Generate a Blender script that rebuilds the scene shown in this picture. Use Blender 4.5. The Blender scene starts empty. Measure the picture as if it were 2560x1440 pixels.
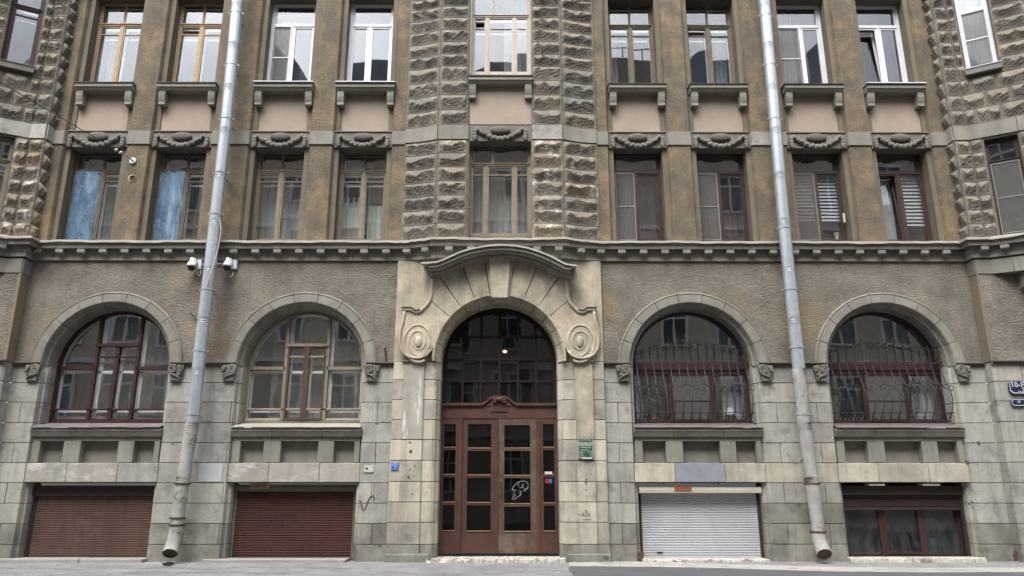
import bpy, bmesh, math, random
from math import sin, cos, pi, radians, tan, atan2, hypot
from mathutils import Vector, Matrix

rnd = random.Random(11)
SC = bpy.context.scene
COL = SC.collection

# ---------------------------------------------------------------- camera
F_PX = 1900.0
PITCH, YAW, ROLL = radians(15.4), radians(0.25), 0.0
CAM = Vector((0.2, -17.0, 1.25))
FWD = Vector((sin(YAW) * cos(PITCH), cos(YAW) * cos(PITCH), sin(PITCH)))
RGT = Vector((cos(YAW), -sin(YAW), 0.0))
UPV = RGT.cross(FWD)
cd = bpy.data.cameras.new('camera')
cd.sensor_width = 36.0
cd.lens = 36.0 * F_PX / 2560.0
cd.clip_start, cd.clip_end = 0.1, 500.0
cam = bpy.data.objects.new('camera', cd)
cam.matrix_world = Matrix(((RGT.x, UPV.x, -FWD.x, CAM.x), (RGT.y, UPV.y, -FWD.y, CAM.y),
                           (RGT.z, UPV.z, -FWD.z, CAM.z), (0, 0, 0, 1)))
COL.objects.link(cam)
SC.camera = cam

# ---------------------------------------------------------------- sky, sun, exposure
SUN_EL, SUN_ROT = radians(57), radians(200)
world = bpy.data.worlds.new('World')
SC.world = world
world.use_nodes = True
wn, wl = world.node_tree.nodes, world.node_tree.links
wn.clear()
sky = wn.new('ShaderNodeTexSky'); sky.sky_type = 'NISHITA'; sky.sun_disc = False
sky.sun_elevation, sky.sun_rotation = SUN_EL, SUN_ROT
sky.air_density, sky.dust_density, sky.ozone_density = 1.0, 6.0, 1.0
hs = wn.new('ShaderNodeHueSaturation'); hs.inputs['Saturation'].default_value = 0.34
hs.inputs['Value'].default_value = 1.25
bg = wn.new('ShaderNodeBackground'); bg.inputs['Strength'].default_value = 0.15
wo = wn.new('ShaderNodeOutputWorld')
tcw = wn.new('ShaderNodeTexCoord'); cn = wn.new('ShaderNodeTexNoise'); cn.inputs['Scale'].default_value = 3.2; cn.inputs['Detail'].default_value = 6
cr = wn.new('ShaderNodeValToRGB'); cr.color_ramp.elements[0].position = .34; cr.color_ramp.elements[1].position = .66
cr.color_ramp.elements[0].color = (.62, .66, .72, 1); cr.color_ramp.elements[1].color = (1.12, 1.12, 1.12, 1)
cm_ = wn.new('ShaderNodeMix'); cm_.data_type = 'RGBA'; cm_.blend_type = 'MULTIPLY'; cm_.inputs[0].default_value = 1.0
wl.new(tcw.outputs['Generated'], cn.inputs['Vector']); wl.new(cn.outputs['Fac'], cr.inputs[0])
wl.new(sky.outputs[0], hs.inputs['Color']); wl.new(hs.outputs[0], cm_.inputs[6]); wl.new(cr.outputs[0], cm_.inputs[7]); wl.new(cm_.outputs[2], bg.inputs[0]); wl.new(bg.outputs[0], wo.inputs[0])
sd = bpy.data.lights.new('sun', 'SUN'); sd.energy = 0.75; sd.angle = radians(35); sd.color = (1.0, 0.985, 0.965)
so = bpy.data.objects.new('sun', sd)
# sun stands behind and above the camera, slightly to the left
so.rotation_euler = (Vector((0.30 * cos(SUN_EL), 0.95 * cos(SUN_EL), -sin(SUN_EL)))).to_track_quat('-Z', 'Y').to_euler()
COL.objects.link(so)
SC.view_settings.view_transform = 'Standard'
SC.view_settings.look = 'None'
SC.view_settings.gamma = 1.0
SC.view_settings.use_curve_mapping = False
SC.view_settings.exposure = 1.40
SC.cycles.max_bounces = 8
SC.cycles.transparent_max_bounces = 16
SC.cycles.caustics_reflective = False
SC.cycles.caustics_refractive = False
SC.cycles.sample_clamp_indirect = 2.0
SC.cycles.use_denoising = True

# ---------------------------------------------------------------- measuring helpers
def ray(px, py):
    return RGT * ((px - 1280) / F_PX) + UPV * ((720 - py) / F_PX) + FWD

def at(px, py, Y=0.0):
    d = ray(px, py)
    return CAM + d * ((Y - CAM.y) / d.y)

def X(px, py, Y=0.0): return at(px, py, Y).x
def Z(py, Y=0.0, px=1250): return at(px, py, Y).z

def at_ground(px, py, z=-0.05):
    d = ray(px, py)
    return CAM + d * ((z - CAM.z) / d.z)

def at_plane(px, py, p, n):
    d = ray(px, py)
    t = (Vector(p) - CAM).dot(n) / d.dot(n)
    return CAM + d * t

# ---------------------------------------------------------------- mesh helpers
class MB:
    def __init__(s): s.v = []; s.f = []; s.m = []
    def add(s, vs, fs, mi=0):
        b = len(s.v); s.v += [tuple(v) for v in vs]
        for f in fs: s.f.append([i + b for i in f]); s.m.append(mi)
        return s
    def box(s, x0, x1, y0, y1, z0, z1, mi=0):
        if x0 > x1: x0, x1 = x1, x0
        if y0 > y1: y0, y1 = y1, y0
        if z0 > z1: z0, z1 = z1, z0
        return s.add([(x0,y0,z0),(x1,y0,z0),(x1,y1,z0),(x0,y1,z0),(x0,y0,z1),(x1,y0,z1),(x1,y1,z1),(x0,y1,z1)],
                     [(0,3,2,1),(4,5,6,7),(0,1,5,4),(1,2,6,5),(2,3,7,6),(3,0,4,7)], mi)
    def prism_xy(s, poly, z0, z1, mi=0):
        a = sum(poly[i][0]*poly[(i+1)%len(poly)][1]-poly[(i+1)%len(poly)][0]*poly[i][1] for i in range(len(poly)))
        if a < 0: poly = poly[::-1]
        n = len(poly)
        vs = [(x,y,z0) for x,y in poly] + [(x,y,z1) for x,y in poly]
        fs = [tuple(range(n-1,-1,-1)), tuple(range(n,2*n))] + [(i,(i+1)%n,n+(i+1)%n,n+i) for i in range(n)]
        return s.add(vs, fs, mi)
    def prism_xz(s, poly, y0, y1, mi=0):
        if y0 > y1: y0, y1 = y1, y0
        a = sum(poly[i][0]*poly[(i+1)%len(poly)][1]-poly[(i+1)%len(poly)][0]*poly[i][1] for i in range(len(poly)))
        if a < 0: poly = poly[::-1]
        n = len(poly)
        vs = [(x,y0,z) for x,z in poly] + [(x,y1,z) for x,z in poly]
        fs = [tuple(range(n)), tuple(range(2*n-1,n-1,-1))] + [(i,n+i,n+(i+1)%n,(i+1)%n) for i in range(n)]
        return s.add(vs, fs, mi)
    def prism_yz(s, poly, x0, x1, mi=0):
        if x0 > x1: x0, x1 = x1, x0
        a = sum(poly[i][0]*poly[(i+1)%len(poly)][1]-poly[(i+1)%len(poly)][0]*poly[i][1] for i in range(len(poly)))
        if a < 0: poly = poly[::-1]
        n = len(poly)
        vs = [(x0,y,z) for y,z in poly] + [(x1,y,z) for y,z in poly]
        fs = [tuple(range(n-1,-1,-1)), tuple(range(n,2*n))] + [(i,(i+1)%n,n+(i+1)%n,n+i) for i in range(n)]
        return s.add(vs, fs, mi)
    def tube(s, pts, r, n=6, cap=True, mi=0):
        pts = [Vector(p) for p in pts]
        rs = r if isinstance(r, (list, tuple)) else [r]*len(pts)
        vs = []; up = None
        for i, p in enumerate(pts):
            t = (pts[min(i+1,len(pts)-1)] - pts[max(i-1,0)])
            if t.length < 1e-9: t = Vector((0,0,1))
            t.normalize()
            if up is None:
                up = Vector((0,0,1)) if abs(t.z) < .9 else Vector((0,1,0))
            u = up - t*up.dot(t)
            if u.length < 1e-6: u = t.orthogonal()
            u.normalize(); w = t.cross(u); up = u
            for k in range(n):
                a = 2*pi*k/n
                vs.append(p + (u*cos(a) + w*sin(a))*rs[i])
        fs = []
        for i in range(len(pts)-1):
            for k in range(n):
                fs.append((i*n+k, i*n+(k+1)%n, (i+1)*n+(k+1)%n, (i+1)*n+k))
        if cap:
            fs.append(tuple(range(n-1,-1,-1))); fs.append(tuple((len(pts)-1)*n+k for k in range(n)))
        return s.add(vs, fs, mi)
    def ell(s, c, rx, ry, rz, n=8, m=5, tilt=0.0, mi=0):
        vs = []; ct, st = cos(tilt), sin(tilt)
        for j in range(m+1):
            ph = -pi/2 + pi*j/m
            for k in range(n):
                th = 2*pi*k/n
                x, y, z = rx*cos(ph)*cos(th), ry*cos(ph)*sin(th), rz*sin(ph)
                x, z = x*ct - z*st, x*st + z*ct
                vs.append((c[0]+x, c[1]+y, c[2]+z))
        fs = [(j*n+k, j*n+(k+1)%n, (j+1)*n+(k+1)%n, (j+1)*n+k) for j in range(m) for k in range(n)]
        return s.add(vs, fs, mi)
    def grid(s, P, mi=0, flip=False):
        h, w = len(P), len(P[0])
        vs = [p for row in P for p in row]
        fs = []
        for j in range(h-1):
            for i in range(w-1):
                q = (j*w+i, j*w+i+1, (j+1)*w+i+1, (j+1)*w+i)
                fs.append(q[::-1] if flip else q)
        return s.add(vs, fs, mi)

ORG = {}
def mesh_of(name, mb, mats, bevel=0.0, smooth=False, origin=(0,0,0)):
    me = bpy.data.meshes.new(name)
    ox, oy, oz = origin
    me.from_pydata([(x-ox,y-oy,z-oz) for x,y,z in mb.v], [], mb.f)
    mats = mats if isinstance(mats, (list, tuple)) else [mats]
    for m in mats: me.materials.append(m)
    if len(mats) > 1: me.polygons.foreach_set('material_index', mb.m)
    if bevel:
        bm = bmesh.new(); bm.from_mesh(me)
        bmesh.ops.remove_doubles(bm, verts=bm.verts, dist=1e-5)
        es = [e for e in bm.edges if len(e.link_faces) == 2 and e.calc_face_angle(0) > 0.5]
        bmesh.ops.bevel(bm, geom=es, offset=bevel, segments=1, affect='EDGES', profile=.5, clamp_overlap=True)
        bm.to_mesh(me); bm.free()
    if smooth:
        me.polygons.foreach_set('use_smooth', [True]*len(me.polygons))
    me.update()
    return me

def build(name, mb, mats, parent=None, bevel=0.0, smooth=False, label=None, kind=None, loc=None):
    """one mesh object; vertices are given in world space unless loc says where its own origin stands"""
    root_org = ORG.get(parent.name, (0,0,0)) if parent else (0,0,0)
    if loc is None:
        me = mesh_of(name, mb, mats, bevel, smooth, root_org)
        o = bpy.data.objects.new(name, me); org = root_org
    else:
        me = mesh_of(name, mb, mats, bevel, smooth, loc)
        o = bpy.data.objects.new(name, me)
        o.location = (loc[0]-root_org[0], loc[1]-root_org[1], loc[2]-root_org[2]); org = loc
    COL.objects.link(o)
    if parent: o.parent = parent
    ORG[o.name] = tuple(org)
    if label: o['label'] = label
    if kind: o['kind'] = kind
    return o

def place(name, me, loc, parent=None, rotz=0.0, label=None, scale=None):
    o = bpy.data.objects.new(name, me)
    ro = ORG.get(parent.name, (0,0,0)) if parent else (0,0,0)
    o.location = (loc[0]-ro[0], loc[1]-ro[1], loc[2]-ro[2])
    o.rotation_euler = (0,0,rotz)
    if scale: o.scale = scale
    COL.objects.link(o)
    if parent: o.parent = parent
    ORG[o.name] = tuple(loc)
    if label: o['label'] = label
    return o

def thing(name, label, cat, loc=(0,0,0), group=None):
    o = bpy.data.objects.new(name, None); o.empty_display_size = .2
    o.location = loc; COL.objects.link(o); ORG[o.name] = tuple(loc)
    return tag(o, label, cat, group)

def tag(o, label, cat, group=None):
    o['label'] = label; o['category'] = cat
    if group: o['group'] = group
    return o

# plan paths (front faces look towards -Y)
def path_len(P): return [0.0] + [sum(hypot(P[j+1][0]-P[j][0], P[j+1][1]-P[j][1]) for j in range(i+1)) for i in range(len(P)-1)]
def path_pt(P, L, s):
    for i in range(len(P)-1):
        if s <= L[i+1] or i == len(P)-2:
            t = (s-L[i])/max(1e-9, L[i+1]-L[i])
            x = P[i][0]+(P[i+1][0]-P[i][0])*t; y = P[i][1]+(P[i+1][1]-P[i][1])*t
            dx, dy = P[i+1][0]-P[i][0], P[i+1][1]-P[i][1]; l = hypot(dx, dy)
            return (x, y), (dy/l, -dx/l)      # outward normal (towards the street)
def sub_path(P, L, s0, s1):
    a, _ = path_pt(P, L, s0); b, _ = path_pt(P, L, s1)
    return [a] + [P[i] for i in range(len(P)) if s0+1e-4 < L[i] < s1-1e-4] + [b]
def offset_path(P, d):
    out = []
    for i, p in enumerate(P):
        ns = []
        if i > 0:
            dx, dy = p[0]-P[i-1][0], p[1]-P[i-1][1]; l = hypot(dx,dy) or 1; ns.append((dy/l,-dx/l))
        if i < len(P)-1:
            dx, dy = P[i+1][0]-p[0], P[i+1][1]-p[1]; l = hypot(dx,dy) or 1; ns.append((dy/l,-dx/l))
        if len(ns) == 1: n = ns[0]; k = d
        else:
            n = (ns[0][0]+ns[1][0], ns[0][1]+ns[1][1]); l = hypot(*n) or 1; n = (n[0]/l, n[1]/l)
            k = d/max(.35, n[0]*ns[0][0]+n[1]*ns[0][1])
        out.append((p[0]+n[0]*k, p[1]+n[1]*k))
    return out
def sweep_plan(mb, P, prof):
    """prof: closed polygon of (offset, z)"""
    n = len(prof); rings = []
    for i in range(len(P)): rings.append([])
    for off, z in prof:
        for i, q in enumerate(offset_path(P, off)): rings[i].append((q[0], q[1], z))
    vs = [v for r in rings for v in r]; fs = []
    for i in range(len(P)-1):
        for k in range(n):
            fs.append((i*n+k, (i+1)*n+k, (i+1)*n+(k+1)%n, i*n+(k+1)%n))
    fs.append(tuple(range(n))); fs.append(tuple((len(P)-1)*n+k for k in range(n-1,-1,-1)))
    a = sum(prof[i][0]*prof[(i+1)%n][1]-prof[(i+1)%n][0]*prof[i][1] for i in range(n))
    if a > 0: fs = [f[::-1] for f in fs]
    return mb.add(vs, fs)

def clip_poly(poly, x0, x1, z0, z1):
    def cut(P, ins, inter):
        out = []
        for i in range(len(P)):
            a, b = P[i-1], P[i]
            if ins(b):
                if not ins(a): out.append(inter(a,b))
                out.append(b)
            elif ins(a): out.append(inter(a,b))
        return out
    def ix(v): return lambda a,b: (v, a[1]+(b[1]-a[1])*(v-a[0])/(b[0]-a[0]))
    def iz(v): return lambda a,b: (a[0]+(b[0]-a[0])*(v-a[1])/(b[1]-a[1]), v)
    for ins, it in ((lambda p: p[0] >= x0, ix(x0)), (lambda p: p[0] <= x1, ix(x1)),
                    (lambda p: p[1] >= z0, iz(z0)), (lambda p: p[1] <= z1, iz(z1))):
        if not poly: return []
        poly = cut(poly, ins, it)
    out = []
    for p in poly:
        if not out or hypot(p[0]-out[-1][0], p[1]-out[-1][1]) > 1e-4: out.append(p)
    if len(out) > 1 and hypot(out[0][0]-out[-1][0], out[0][1]-out[-1][1]) < 1e-4: out.pop()
    return out if len(out) > 2 else []
def arch_poly(xc, r, z0, zs, n=24):
    return [(xc-r, z0), (xc+r, z0)] + [(xc+r*cos(pi*k/n), zs+r*sin(pi*k/n)) for k in range(n+1)]

# ---------------------------------------------------------------- materials
def nd(nt, t, **kw):
    n = nt.nodes.new(t)
    for k, v in kw.items(): setattr(n, k, v)
    return n
def ramp(nt, src, a, b, ca=(0,0,0,1), cb=(1,1,1,1)):
    r = nd(nt, 'ShaderNodeValToRGB'); r.color_ramp.elements[0].position = a; r.color_ramp.elements[1].position = b
    r.color_ramp.elements[0].color = ca; r.color_ramp.elements[1].color = cb
    nt.links.new(src, r.inputs[0]); return r.outputs[0]
def noise(nt, vec, scale, detail=5, rough=.6, stretch=None):
    if stretch:
        m = nd(nt, 'ShaderNodeMapping'); m.inputs['Scale'].default_value = stretch
        nt.links.new(vec, m.inputs[0]); vec = m.outputs[0]
    n = nd(nt, 'ShaderNodeTexNoise'); n.inputs['Scale'].default_value = scale
    n.inputs['Detail'].default_value = detail; n.inputs['Roughness'].default_value = rough
    nt.links.new(vec, n.inputs['Vector']); return n.outputs['Fac']
def mixc(nt, fac, a, b, mode='MIX', fv=1.0):
    m = nd(nt, 'ShaderNodeMix', data_type='RGBA', blend_type=mode)
    if isinstance(fac, (int, float)): m.inputs[0].default_value = fac
    else: nt.links.new(fac, m.inputs[0])
    for s, v in ((6, a), (7, b)):
        if isinstance(v, tuple): m.inputs[s].default_value = (*v[:3], 1)
        else: nt.links.new(v, m.inputs[s])
    return m.outputs[2]
def math_(nt, op, a, b):
    m = nd(nt, 'ShaderNodeMath', operation=op)
    for i, v in ((0, a), (1, b)):
        if isinstance(v, (int, float)): m.inputs[i].default_value = v
        else: nt.links.new(v, m.inputs[i])
    return m.outputs[0]

def mat(name, c1, c2=None, sc=1.5, rough=.85, spec=.25, metal=0.0, bump=0.0, bsc=30, bstretch=None, dist=.01,
        streak=None, streak_amt=.5, patch=None, patch_sc=2.0, patch_lo=.55, patch_hi=.7, patch_amt=1.0, patch_stretch=None,
        objvar=0.0, objcol=None, speck=0.0, speck_sc=60, patch2=None):
    m = bpy.data.materials.new(name); m.use_nodes = True
    nt = m.node_tree; b = nt.nodes['Principled BSDF']
    g = nd(nt, 'ShaderNodeNewGeometry').outputs['Position']
    col = c1
    if c2:
        col = mixc(nt, ramp(nt, noise(nt, g, sc, 6, .62), .35, .68), c1, c2)
    if objcol or objvar:
        oi = nd(nt, 'ShaderNodeObjectInfo').outputs['Random']
        if objcol: col = mixc(nt, ramp(nt, oi, .35, 1.0), col, objcol)
        if objvar:
            rr = math_(nt, 'FRACT', math_(nt, 'MULTIPLY', oi, 7.31), 0)
            v = math_(nt, 'MULTIPLY_ADD', rr, 2*objvar); v.node.inputs[2].default_value = 1-objvar
            h = nd(nt, 'ShaderNodeHueSaturation'); nt.links.new(v, h.inputs['Value'])
            if isinstance(col, tuple): h.inputs['Color'].default_value = (*col[:3], 1)
            else: nt.links.new(col, h.inputs['Color'])
            col = h.outputs[0]
    if streak:
        s = noise(nt, g, 1.0, 5, .65, (5.0, 5.0, .55))
        f = math_(nt, 'MULTIPLY', ramp(nt, s, .47, .72), streak_amt)
        col = mixc(nt, f, col, streak)
    if patch:
        s = noise(nt, g, patch_sc, 7, .68, patch_stretch)
        f = math_(nt, 'MULTIPLY', ramp(nt, s, patch_lo, patch_hi), patch_amt)
        col = mixc(nt, f, col, patch)
    if patch2:
        c_, sc_, lo_, hi_, am_, st_ = patch2
        col = mixc(nt, math_(nt, 'MULTIPLY', ramp(nt, noise(nt, g, sc_, 7, .7, st_), lo_, hi_), am_), col, c_)
    if speck:
        s = noise(nt, g, speck_sc, 3, .7)
        v = math_(nt, 'MULTIPLY_ADD', s, 2*speck); v.node.inputs[2].default_value = 1-speck
        h = nd(nt, 'ShaderNodeHueSaturation'); nt.links.new(v, h.inputs['Value'])
        if isinstance(col, tuple): h.inputs['Color'].default_value = (*col[:3], 1)
        else: nt.links.new(col, h.inputs['Color'])
        col = h.outputs[0]
    if isinstance(col, tuple): b.inputs['Base Color'].default_value = (*col[:3], 1)
    else: nt.links.new(col, b.inputs['Base Color'])
    b.inputs['Roughness'].default_value = rough
    b.inputs['Metallic'].default_value = metal
    b.inputs['Specular IOR Level'].default_value = spec
    if bump:
        bn = nd(nt, 'ShaderNodeBump'); bn.inputs['Strength'].default_value = bump; bn.inputs['Distance'].default_value = dist
        nt.links.new(noise(nt, g, bsc, 6, .7, bstretch), bn.inputs['Height'])
        nt.links.new(bn.outputs[0], b.inputs['Normal'])
    return m

def glass(name, tint=(.9,.93,.92), ior=1.6, wave=.12, wsc=1.3, dirt=.06, gain=1.3):
    m = bpy.data.materials.new(name); m.use_nodes = True
    nt = m.node_tree; nt.nodes.clear(); out = nd(nt, 'ShaderNodeOutputMaterial')
    g = nd(nt, 'ShaderNodeNewGeometry').outputs['Position']
    tr = nd(nt, 'ShaderNodeBsdfTransparent'); tr.inputs[0].default_value = (*tint, 1)
    gl = nd(nt, 'ShaderNodeBsdfGlossy'); gl.inputs['Roughness'].default_value = .015; gl.inputs[0].default_value = (.95,.97,1,1)
    bn = nd(nt, 'ShaderNodeBump'); bn.inputs['Strength'].default_value = wave; bn.inputs['Distance'].default_value = .02
    oi = nd(nt, 'ShaderNodeObjectInfo').outputs['Random']
    va = nd(nt, 'ShaderNodeVectorMath', operation='ADD'); nt.links.new(g, va.inputs[0]); nt.links.new(oi, va.inputs[1])
    nt.links.new(noise(nt, va.outputs[0], wsc, 1, .4), bn.inputs['Height'])
    nt.links.new(bn.outputs[0], gl.inputs['Normal'])
    lw = nd(nt, 'ShaderNodeLayerWeight'); lw.inputs['Blend'].default_value = .5
    p5 = math_(nt, 'POWER', lw.outputs['Facing'], 4.0)
    f0 = ((ior-1)/(ior+1))**2*gain
    f = math_(nt, 'MULTIPLY_ADD', p5, 1-f0); f.node.inputs[2].default_value = f0
    mx = nd(nt, 'ShaderNodeMixShader'); nt.links.new(f, mx.inputs[0]); nt.links.new(tr.outputs[0], mx.inputs[1]); nt.links.new(gl.outputs[0], mx.inputs[2])
    df = nd(nt, 'ShaderNodeBsdfDiffuse'); df.inputs[0].default_value = (.26,.27,.26,1)
    d = math_(nt, 'MULTIPLY', ramp(nt, noise(nt, g, 2.2, 6, .7, (2,2,.8)), .35, .75), dirt)
    m2 = nd(nt, 'ShaderNodeMixShader'); nt.links.new(d, m2.inputs[0]); nt.links.new(mx.outputs[0], m2.inputs[1]); nt.links.new(df.outputs[0], m2.inputs[2])
    nt.links.new(m2.outputs[0], out.inputs[0])
    return m

M = {}
M['plaster'] = mat('coarse_plaster', (.150,.133,.106), (.252,.224,.178), sc=1.5, bump=1.0, bsc=11, bstretch=(1,1,2.6), dist=.045,
                   streak=(.090,.083,.071), streak_amt=.30, patch=(.262,.190,.112), patch_sc=.5, patch_lo=.54, patch_hi=.74, patch_amt=.45, speck=.40, speck_sc=13,
                   patch2=((.088,.082,.071), 1.3, .55, .68, .55, (.8,1,1.3)))
def leak(m, x0, w, z0, z1, colr, amt):
    nt = m.node_tree; b = nt.nodes['Principled BSDF']
    src = b.inputs['Base Color'].links[0].from_socket
    g = nd(nt, 'ShaderNodeNewGeometry').outputs['Position']
    sp = nd(nt, 'ShaderNodeSeparateXYZ'); nt.links.new(g, sp.inputs[0])
    n_ = noise(nt, g, 1.0, 6, .7, (2.2, 2.2, .8))
    dxv = math_(nt, 'ABSOLUTE', math_(nt, 'SUBTRACT', sp.outputs[0], x0), 0)
    f = math_(nt, 'MULTIPLY', ramp(nt, math_(nt, 'SUBTRACT', math_(nt, 'MULTIPLY', n_, 2.2), math_(nt, 'DIVIDE', dxv, w)), .35, 1.15), amt)
    zf = math_(nt, 'DIVIDE', math_(nt, 'ABSOLUTE', math_(nt, 'SUBTRACT', sp.outputs[2], (z0+z1)/2), 0), (z1-z0)/2)
    f2 = math_(nt, 'MULTIPLY', f, ramp(nt, math_(nt, 'ADD', zf, math_(nt, 'MULTIPLY', n_, .8)), .7, 1.35, (1,1,1,1), (0,0,0,1)))
    nt.links.new(mixc(nt, f2, src, colr), b.inputs['Base Color'])
leak(M['plaster'], X(2000, 800, 0), .75, Z(915, 0), Z(700, 0), (.235,.160,.085), .8)
leak(M['plaster'], X(535, 870, 0), .50, Z(915, 0), Z(820, 0), (.225,.155,.085), .6)
leak(M['plaster'], X(1520, 760, 0), .30, Z(830, 0), Z(690, 0), (.24,.165,.085), .6)
M['pier'] = mat('ochre_plaster', (.108,.092,.069), (.195,.148,.096), sc=2.0, bump=1.0, bsc=15, bstretch=(1,1,1.8), dist=.03,
                   streak=(.080,.071,.057), streak_amt=.55, patch=(.270,.185,.104), patch_sc=1.0, patch_lo=.52, patch_hi=.70, patch_amt=.6, speck=.42, speck_sc=17,
                   patch2=((.072,.065,.053), 1.7, .55, .70, .6, (1.5,1,.5)))
M['jamb'] = mat('grey_jamb_plaster', (.125,.108,.082), (.165,.135,.095), sc=2, bump=.6, bsc=22, dist=.015, streak=(.07,.064,.055), streak_amt=.6, speck=.2, speck_sc=30)
M['spandrel'] = mat('pinkish_render', (.325,.262,.205), (.275,.225,.178), sc=1.4, bump=.35, bsc=7, dist=.02, streak=(.205,.175,.142), streak_amt=.22,
                    patch=(.20,.175,.145), patch_sc=2.2, patch_lo=.60, patch_hi=.8, patch_amt=.45, speck=.08, speck_sc=40)
M['grey_stone'] = mat('grey_dressed_stone', (.190,.178,.150), (.235,.220,.185), sc=2.5, bump=.25, bsc=30, dist=.006, objvar=.10, streak=(.125,.118,.10), streak_amt=.5, speck=.12, speck_sc=45)
M['dark_stone'] = mat('sooty_dressed_stone', (.140,.131,.111), (.182,.171,.145), sc=2.5, bump=.25, bsc=30, dist=.006, objvar=.10, streak=(.092,.087,.075), streak_amt=.5, speck=.15, speck_sc=40)
M['ashlar'] = mat('limestone_ashlar', (.225,.220,.198), (.335,.324,.285), sc=1.9, bump=.4, bsc=20, dist=.010, objvar=.08, objcol=(.355,.338,.290),
                  streak=(.165,.160,.143), streak_amt=.6, patch=(.120,.116,.104), patch_sc=2.4, patch_lo=.53, patch_hi=.70, patch_amt=.75, speck=.3, speck_sc=28,
                  patch2=((.45,.435,.39), 1.8, .58, .68, .55, (1,1,.6)))
M['base_stone'] = mat('damp_base_stone', (.165,.157,.135), (.275,.260,.215), sc=1.8, bump=.5, bsc=18, dist=.014, objvar=.12,
                  streak=(.11,.104,.09), streak_amt=.5, patch=(.085,.081,.07), patch_sc=2.2, patch_lo=.5, patch_hi=.7, patch_amt=.7, speck=.16, speck_sc=40)
M['portal'] = mat('cream_portal_stone', (.290,.255,.195), (.470,.410,.310), sc=2.1, bump=.5, bsc=14, dist=.014, objvar=.06,
                  streak=(.19,.172,.138), streak_amt=.55, patch=(.53,.455,.335), patch_sc=1.7, patch_lo=.54, patch_hi=.68, patch_amt=.6, speck=.3, speck_sc=26,
                  patch2=((.165,.152,.125), 1.7, .55, .69, .6, (1,1,.6)))
M['portal_block'] = mat('stained_portal_stone', (.250,.236,.196), (.430,.395,.320), sc=2.1, bump=.45, bsc=18, dist=.012, objvar=.15, objcol=(.47,.425,.335),
                  streak=(.165,.156,.134), streak_amt=.55, patch=(.115,.108,.093), patch_sc=2.8, patch_lo=.57, patch_hi=.73, patch_amt=.65, speck=.13, speck_sc=36)
M['archivolt'] = mat('archivolt_stone', (.175,.165,.138), (.250,.235,.196), sc=2.2, bump=.3, bsc=22, dist=.008, objvar=.09, streak=(.125,.118,.102), streak_amt=.5, speck=.12, speck_sc=36)
M['repair'] = mat('pale_lilac_repaired_stone', (.44,.44,.45), (.36,.36,.375), sc=3, bump=.15, bsc=30, streak=(.28,.28,.28), streak_amt=.4, patch=(.22,.21,.19), patch_sc=4, patch_lo=.6, patch_hi=.8, patch_amt=.6)
M['repair_blue'] = mat('slate_blue_repaired_stone', (.195,.205,.235), (.25,.26,.285), sc=2.5, bump=.25, bsc=25, patch=(.14,.14,.15), patch_sc=3, patch_lo=.58, patch_hi=.8, patch_amt=.6)
M['rock'] = mat('rock_faced_stone', (.118,.108,.090), (.200,.181,.149), sc=5.0, bump=.8, bsc=26, dist=.016, objvar=.13, objcol=(.18,.155,.118),
                streak=(.085,.078,.066), streak_amt=.4, patch=(.34,.315,.275), patch_sc=5.0, patch_lo=.60, patch_hi=.72, patch_amt=.6, speck=.5, speck_sc=24)
M['rock_pale'] = mat('rock_faced_stone_bleached', (.140,.122,.096), (.225,.196,.155), sc=5.0, bump=.8, bsc=26, dist=.016, objvar=.12, objcol=(.195,.155,.108),
                streak=(.095,.085,.07), streak_amt=.3, patch=(.50,.47,.42), patch_sc=4.2, patch_lo=.53, patch_hi=.64, patch_amt=.75, speck=.5, speck_sc=24)
M['margin'] = mat('stone_joint_mortar', (.075,.066,.053), (.10,.085,.066), sc=3, bump=.2, bsc=30)
M['mortar'] = mat('dark_joint', (.085,.078,.065), (.12,.11,.09), sc=5, bump=.3, bsc=30)
M['flash'] = mat('rusty_pale_flashing', (.56,.52,.45), (.46,.40,.34), sc=2.5, rough=.55, patch=(.30,.20,.15), patch_sc=3, patch_lo=.62, patch_hi=.75, patch_amt=.6)
M['flash_dark'] = mat('dark_sill_sheet', (.028,.025,.024), (.05,.043,.04), sc=4, rough=.5)
M['flash_pink'] = mat('faded_maroon_sill_sheet', (.165,.140,.134), (.13,.107,.103), sc=2.5, rough=.6, patch=(.225,.208,.195), patch_sc=3)
M['flash_cream'] = mat('cream_sill_sheet', (.34,.325,.27), (.28,.265,.215), sc=3, rough=.6, patch=(.15,.135,.105), patch_sc=4, patch_lo=.62, patch_hi=.75)
M['zinc'] = mat('galvanised_sheet', (.46,.50,.53), (.37,.41,.44), sc=12, rough=.33, metal=.45, spec=.6, bump=.06, bsc=60, dist=.004, streak=(.30,.32,.34), streak_amt=.5, objvar=.08, speck=.16, speck_sc=60)
M['old_paint_pipe'] = mat('flaking_painted_pipe', (.36,.355,.33), (.27,.265,.245), sc=5, rough=.7, bump=.5, bsc=18, dist=.012, patch=(.115,.125,.055), patch_sc=3.0, patch_lo=.55, patch_hi=.64, patch_amt=.8, streak=(.19,.18,.16), streak_amt=.5)
M['pipe_inside'] = mat('pipe_inside', (.12,.085,.05), (.05,.04,.03), sc=6)
M['rust'] = mat('rusty_iron', (.09,.045,.028), (.055,.035,.028), sc=9, rough=.8)
M['iron'] = mat('grille_iron', (.060,.053,.047), (.038,.034,.032), sc=12, rough=.5, metal=.2)
M['wood_tan'] = mat('tan_painted_wood', (.40,.295,.185), (.33,.235,.145), sc=6, rough=.6, streak=(.23,.16,.10), streak_amt=.5)
M['wood_cream'] = mat('cream_painted_wood', (.46,.425,.365), (.38,.335,.27), sc=5, rough=.6, streak=(.28,.22,.16), streak_amt=.5)
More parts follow.
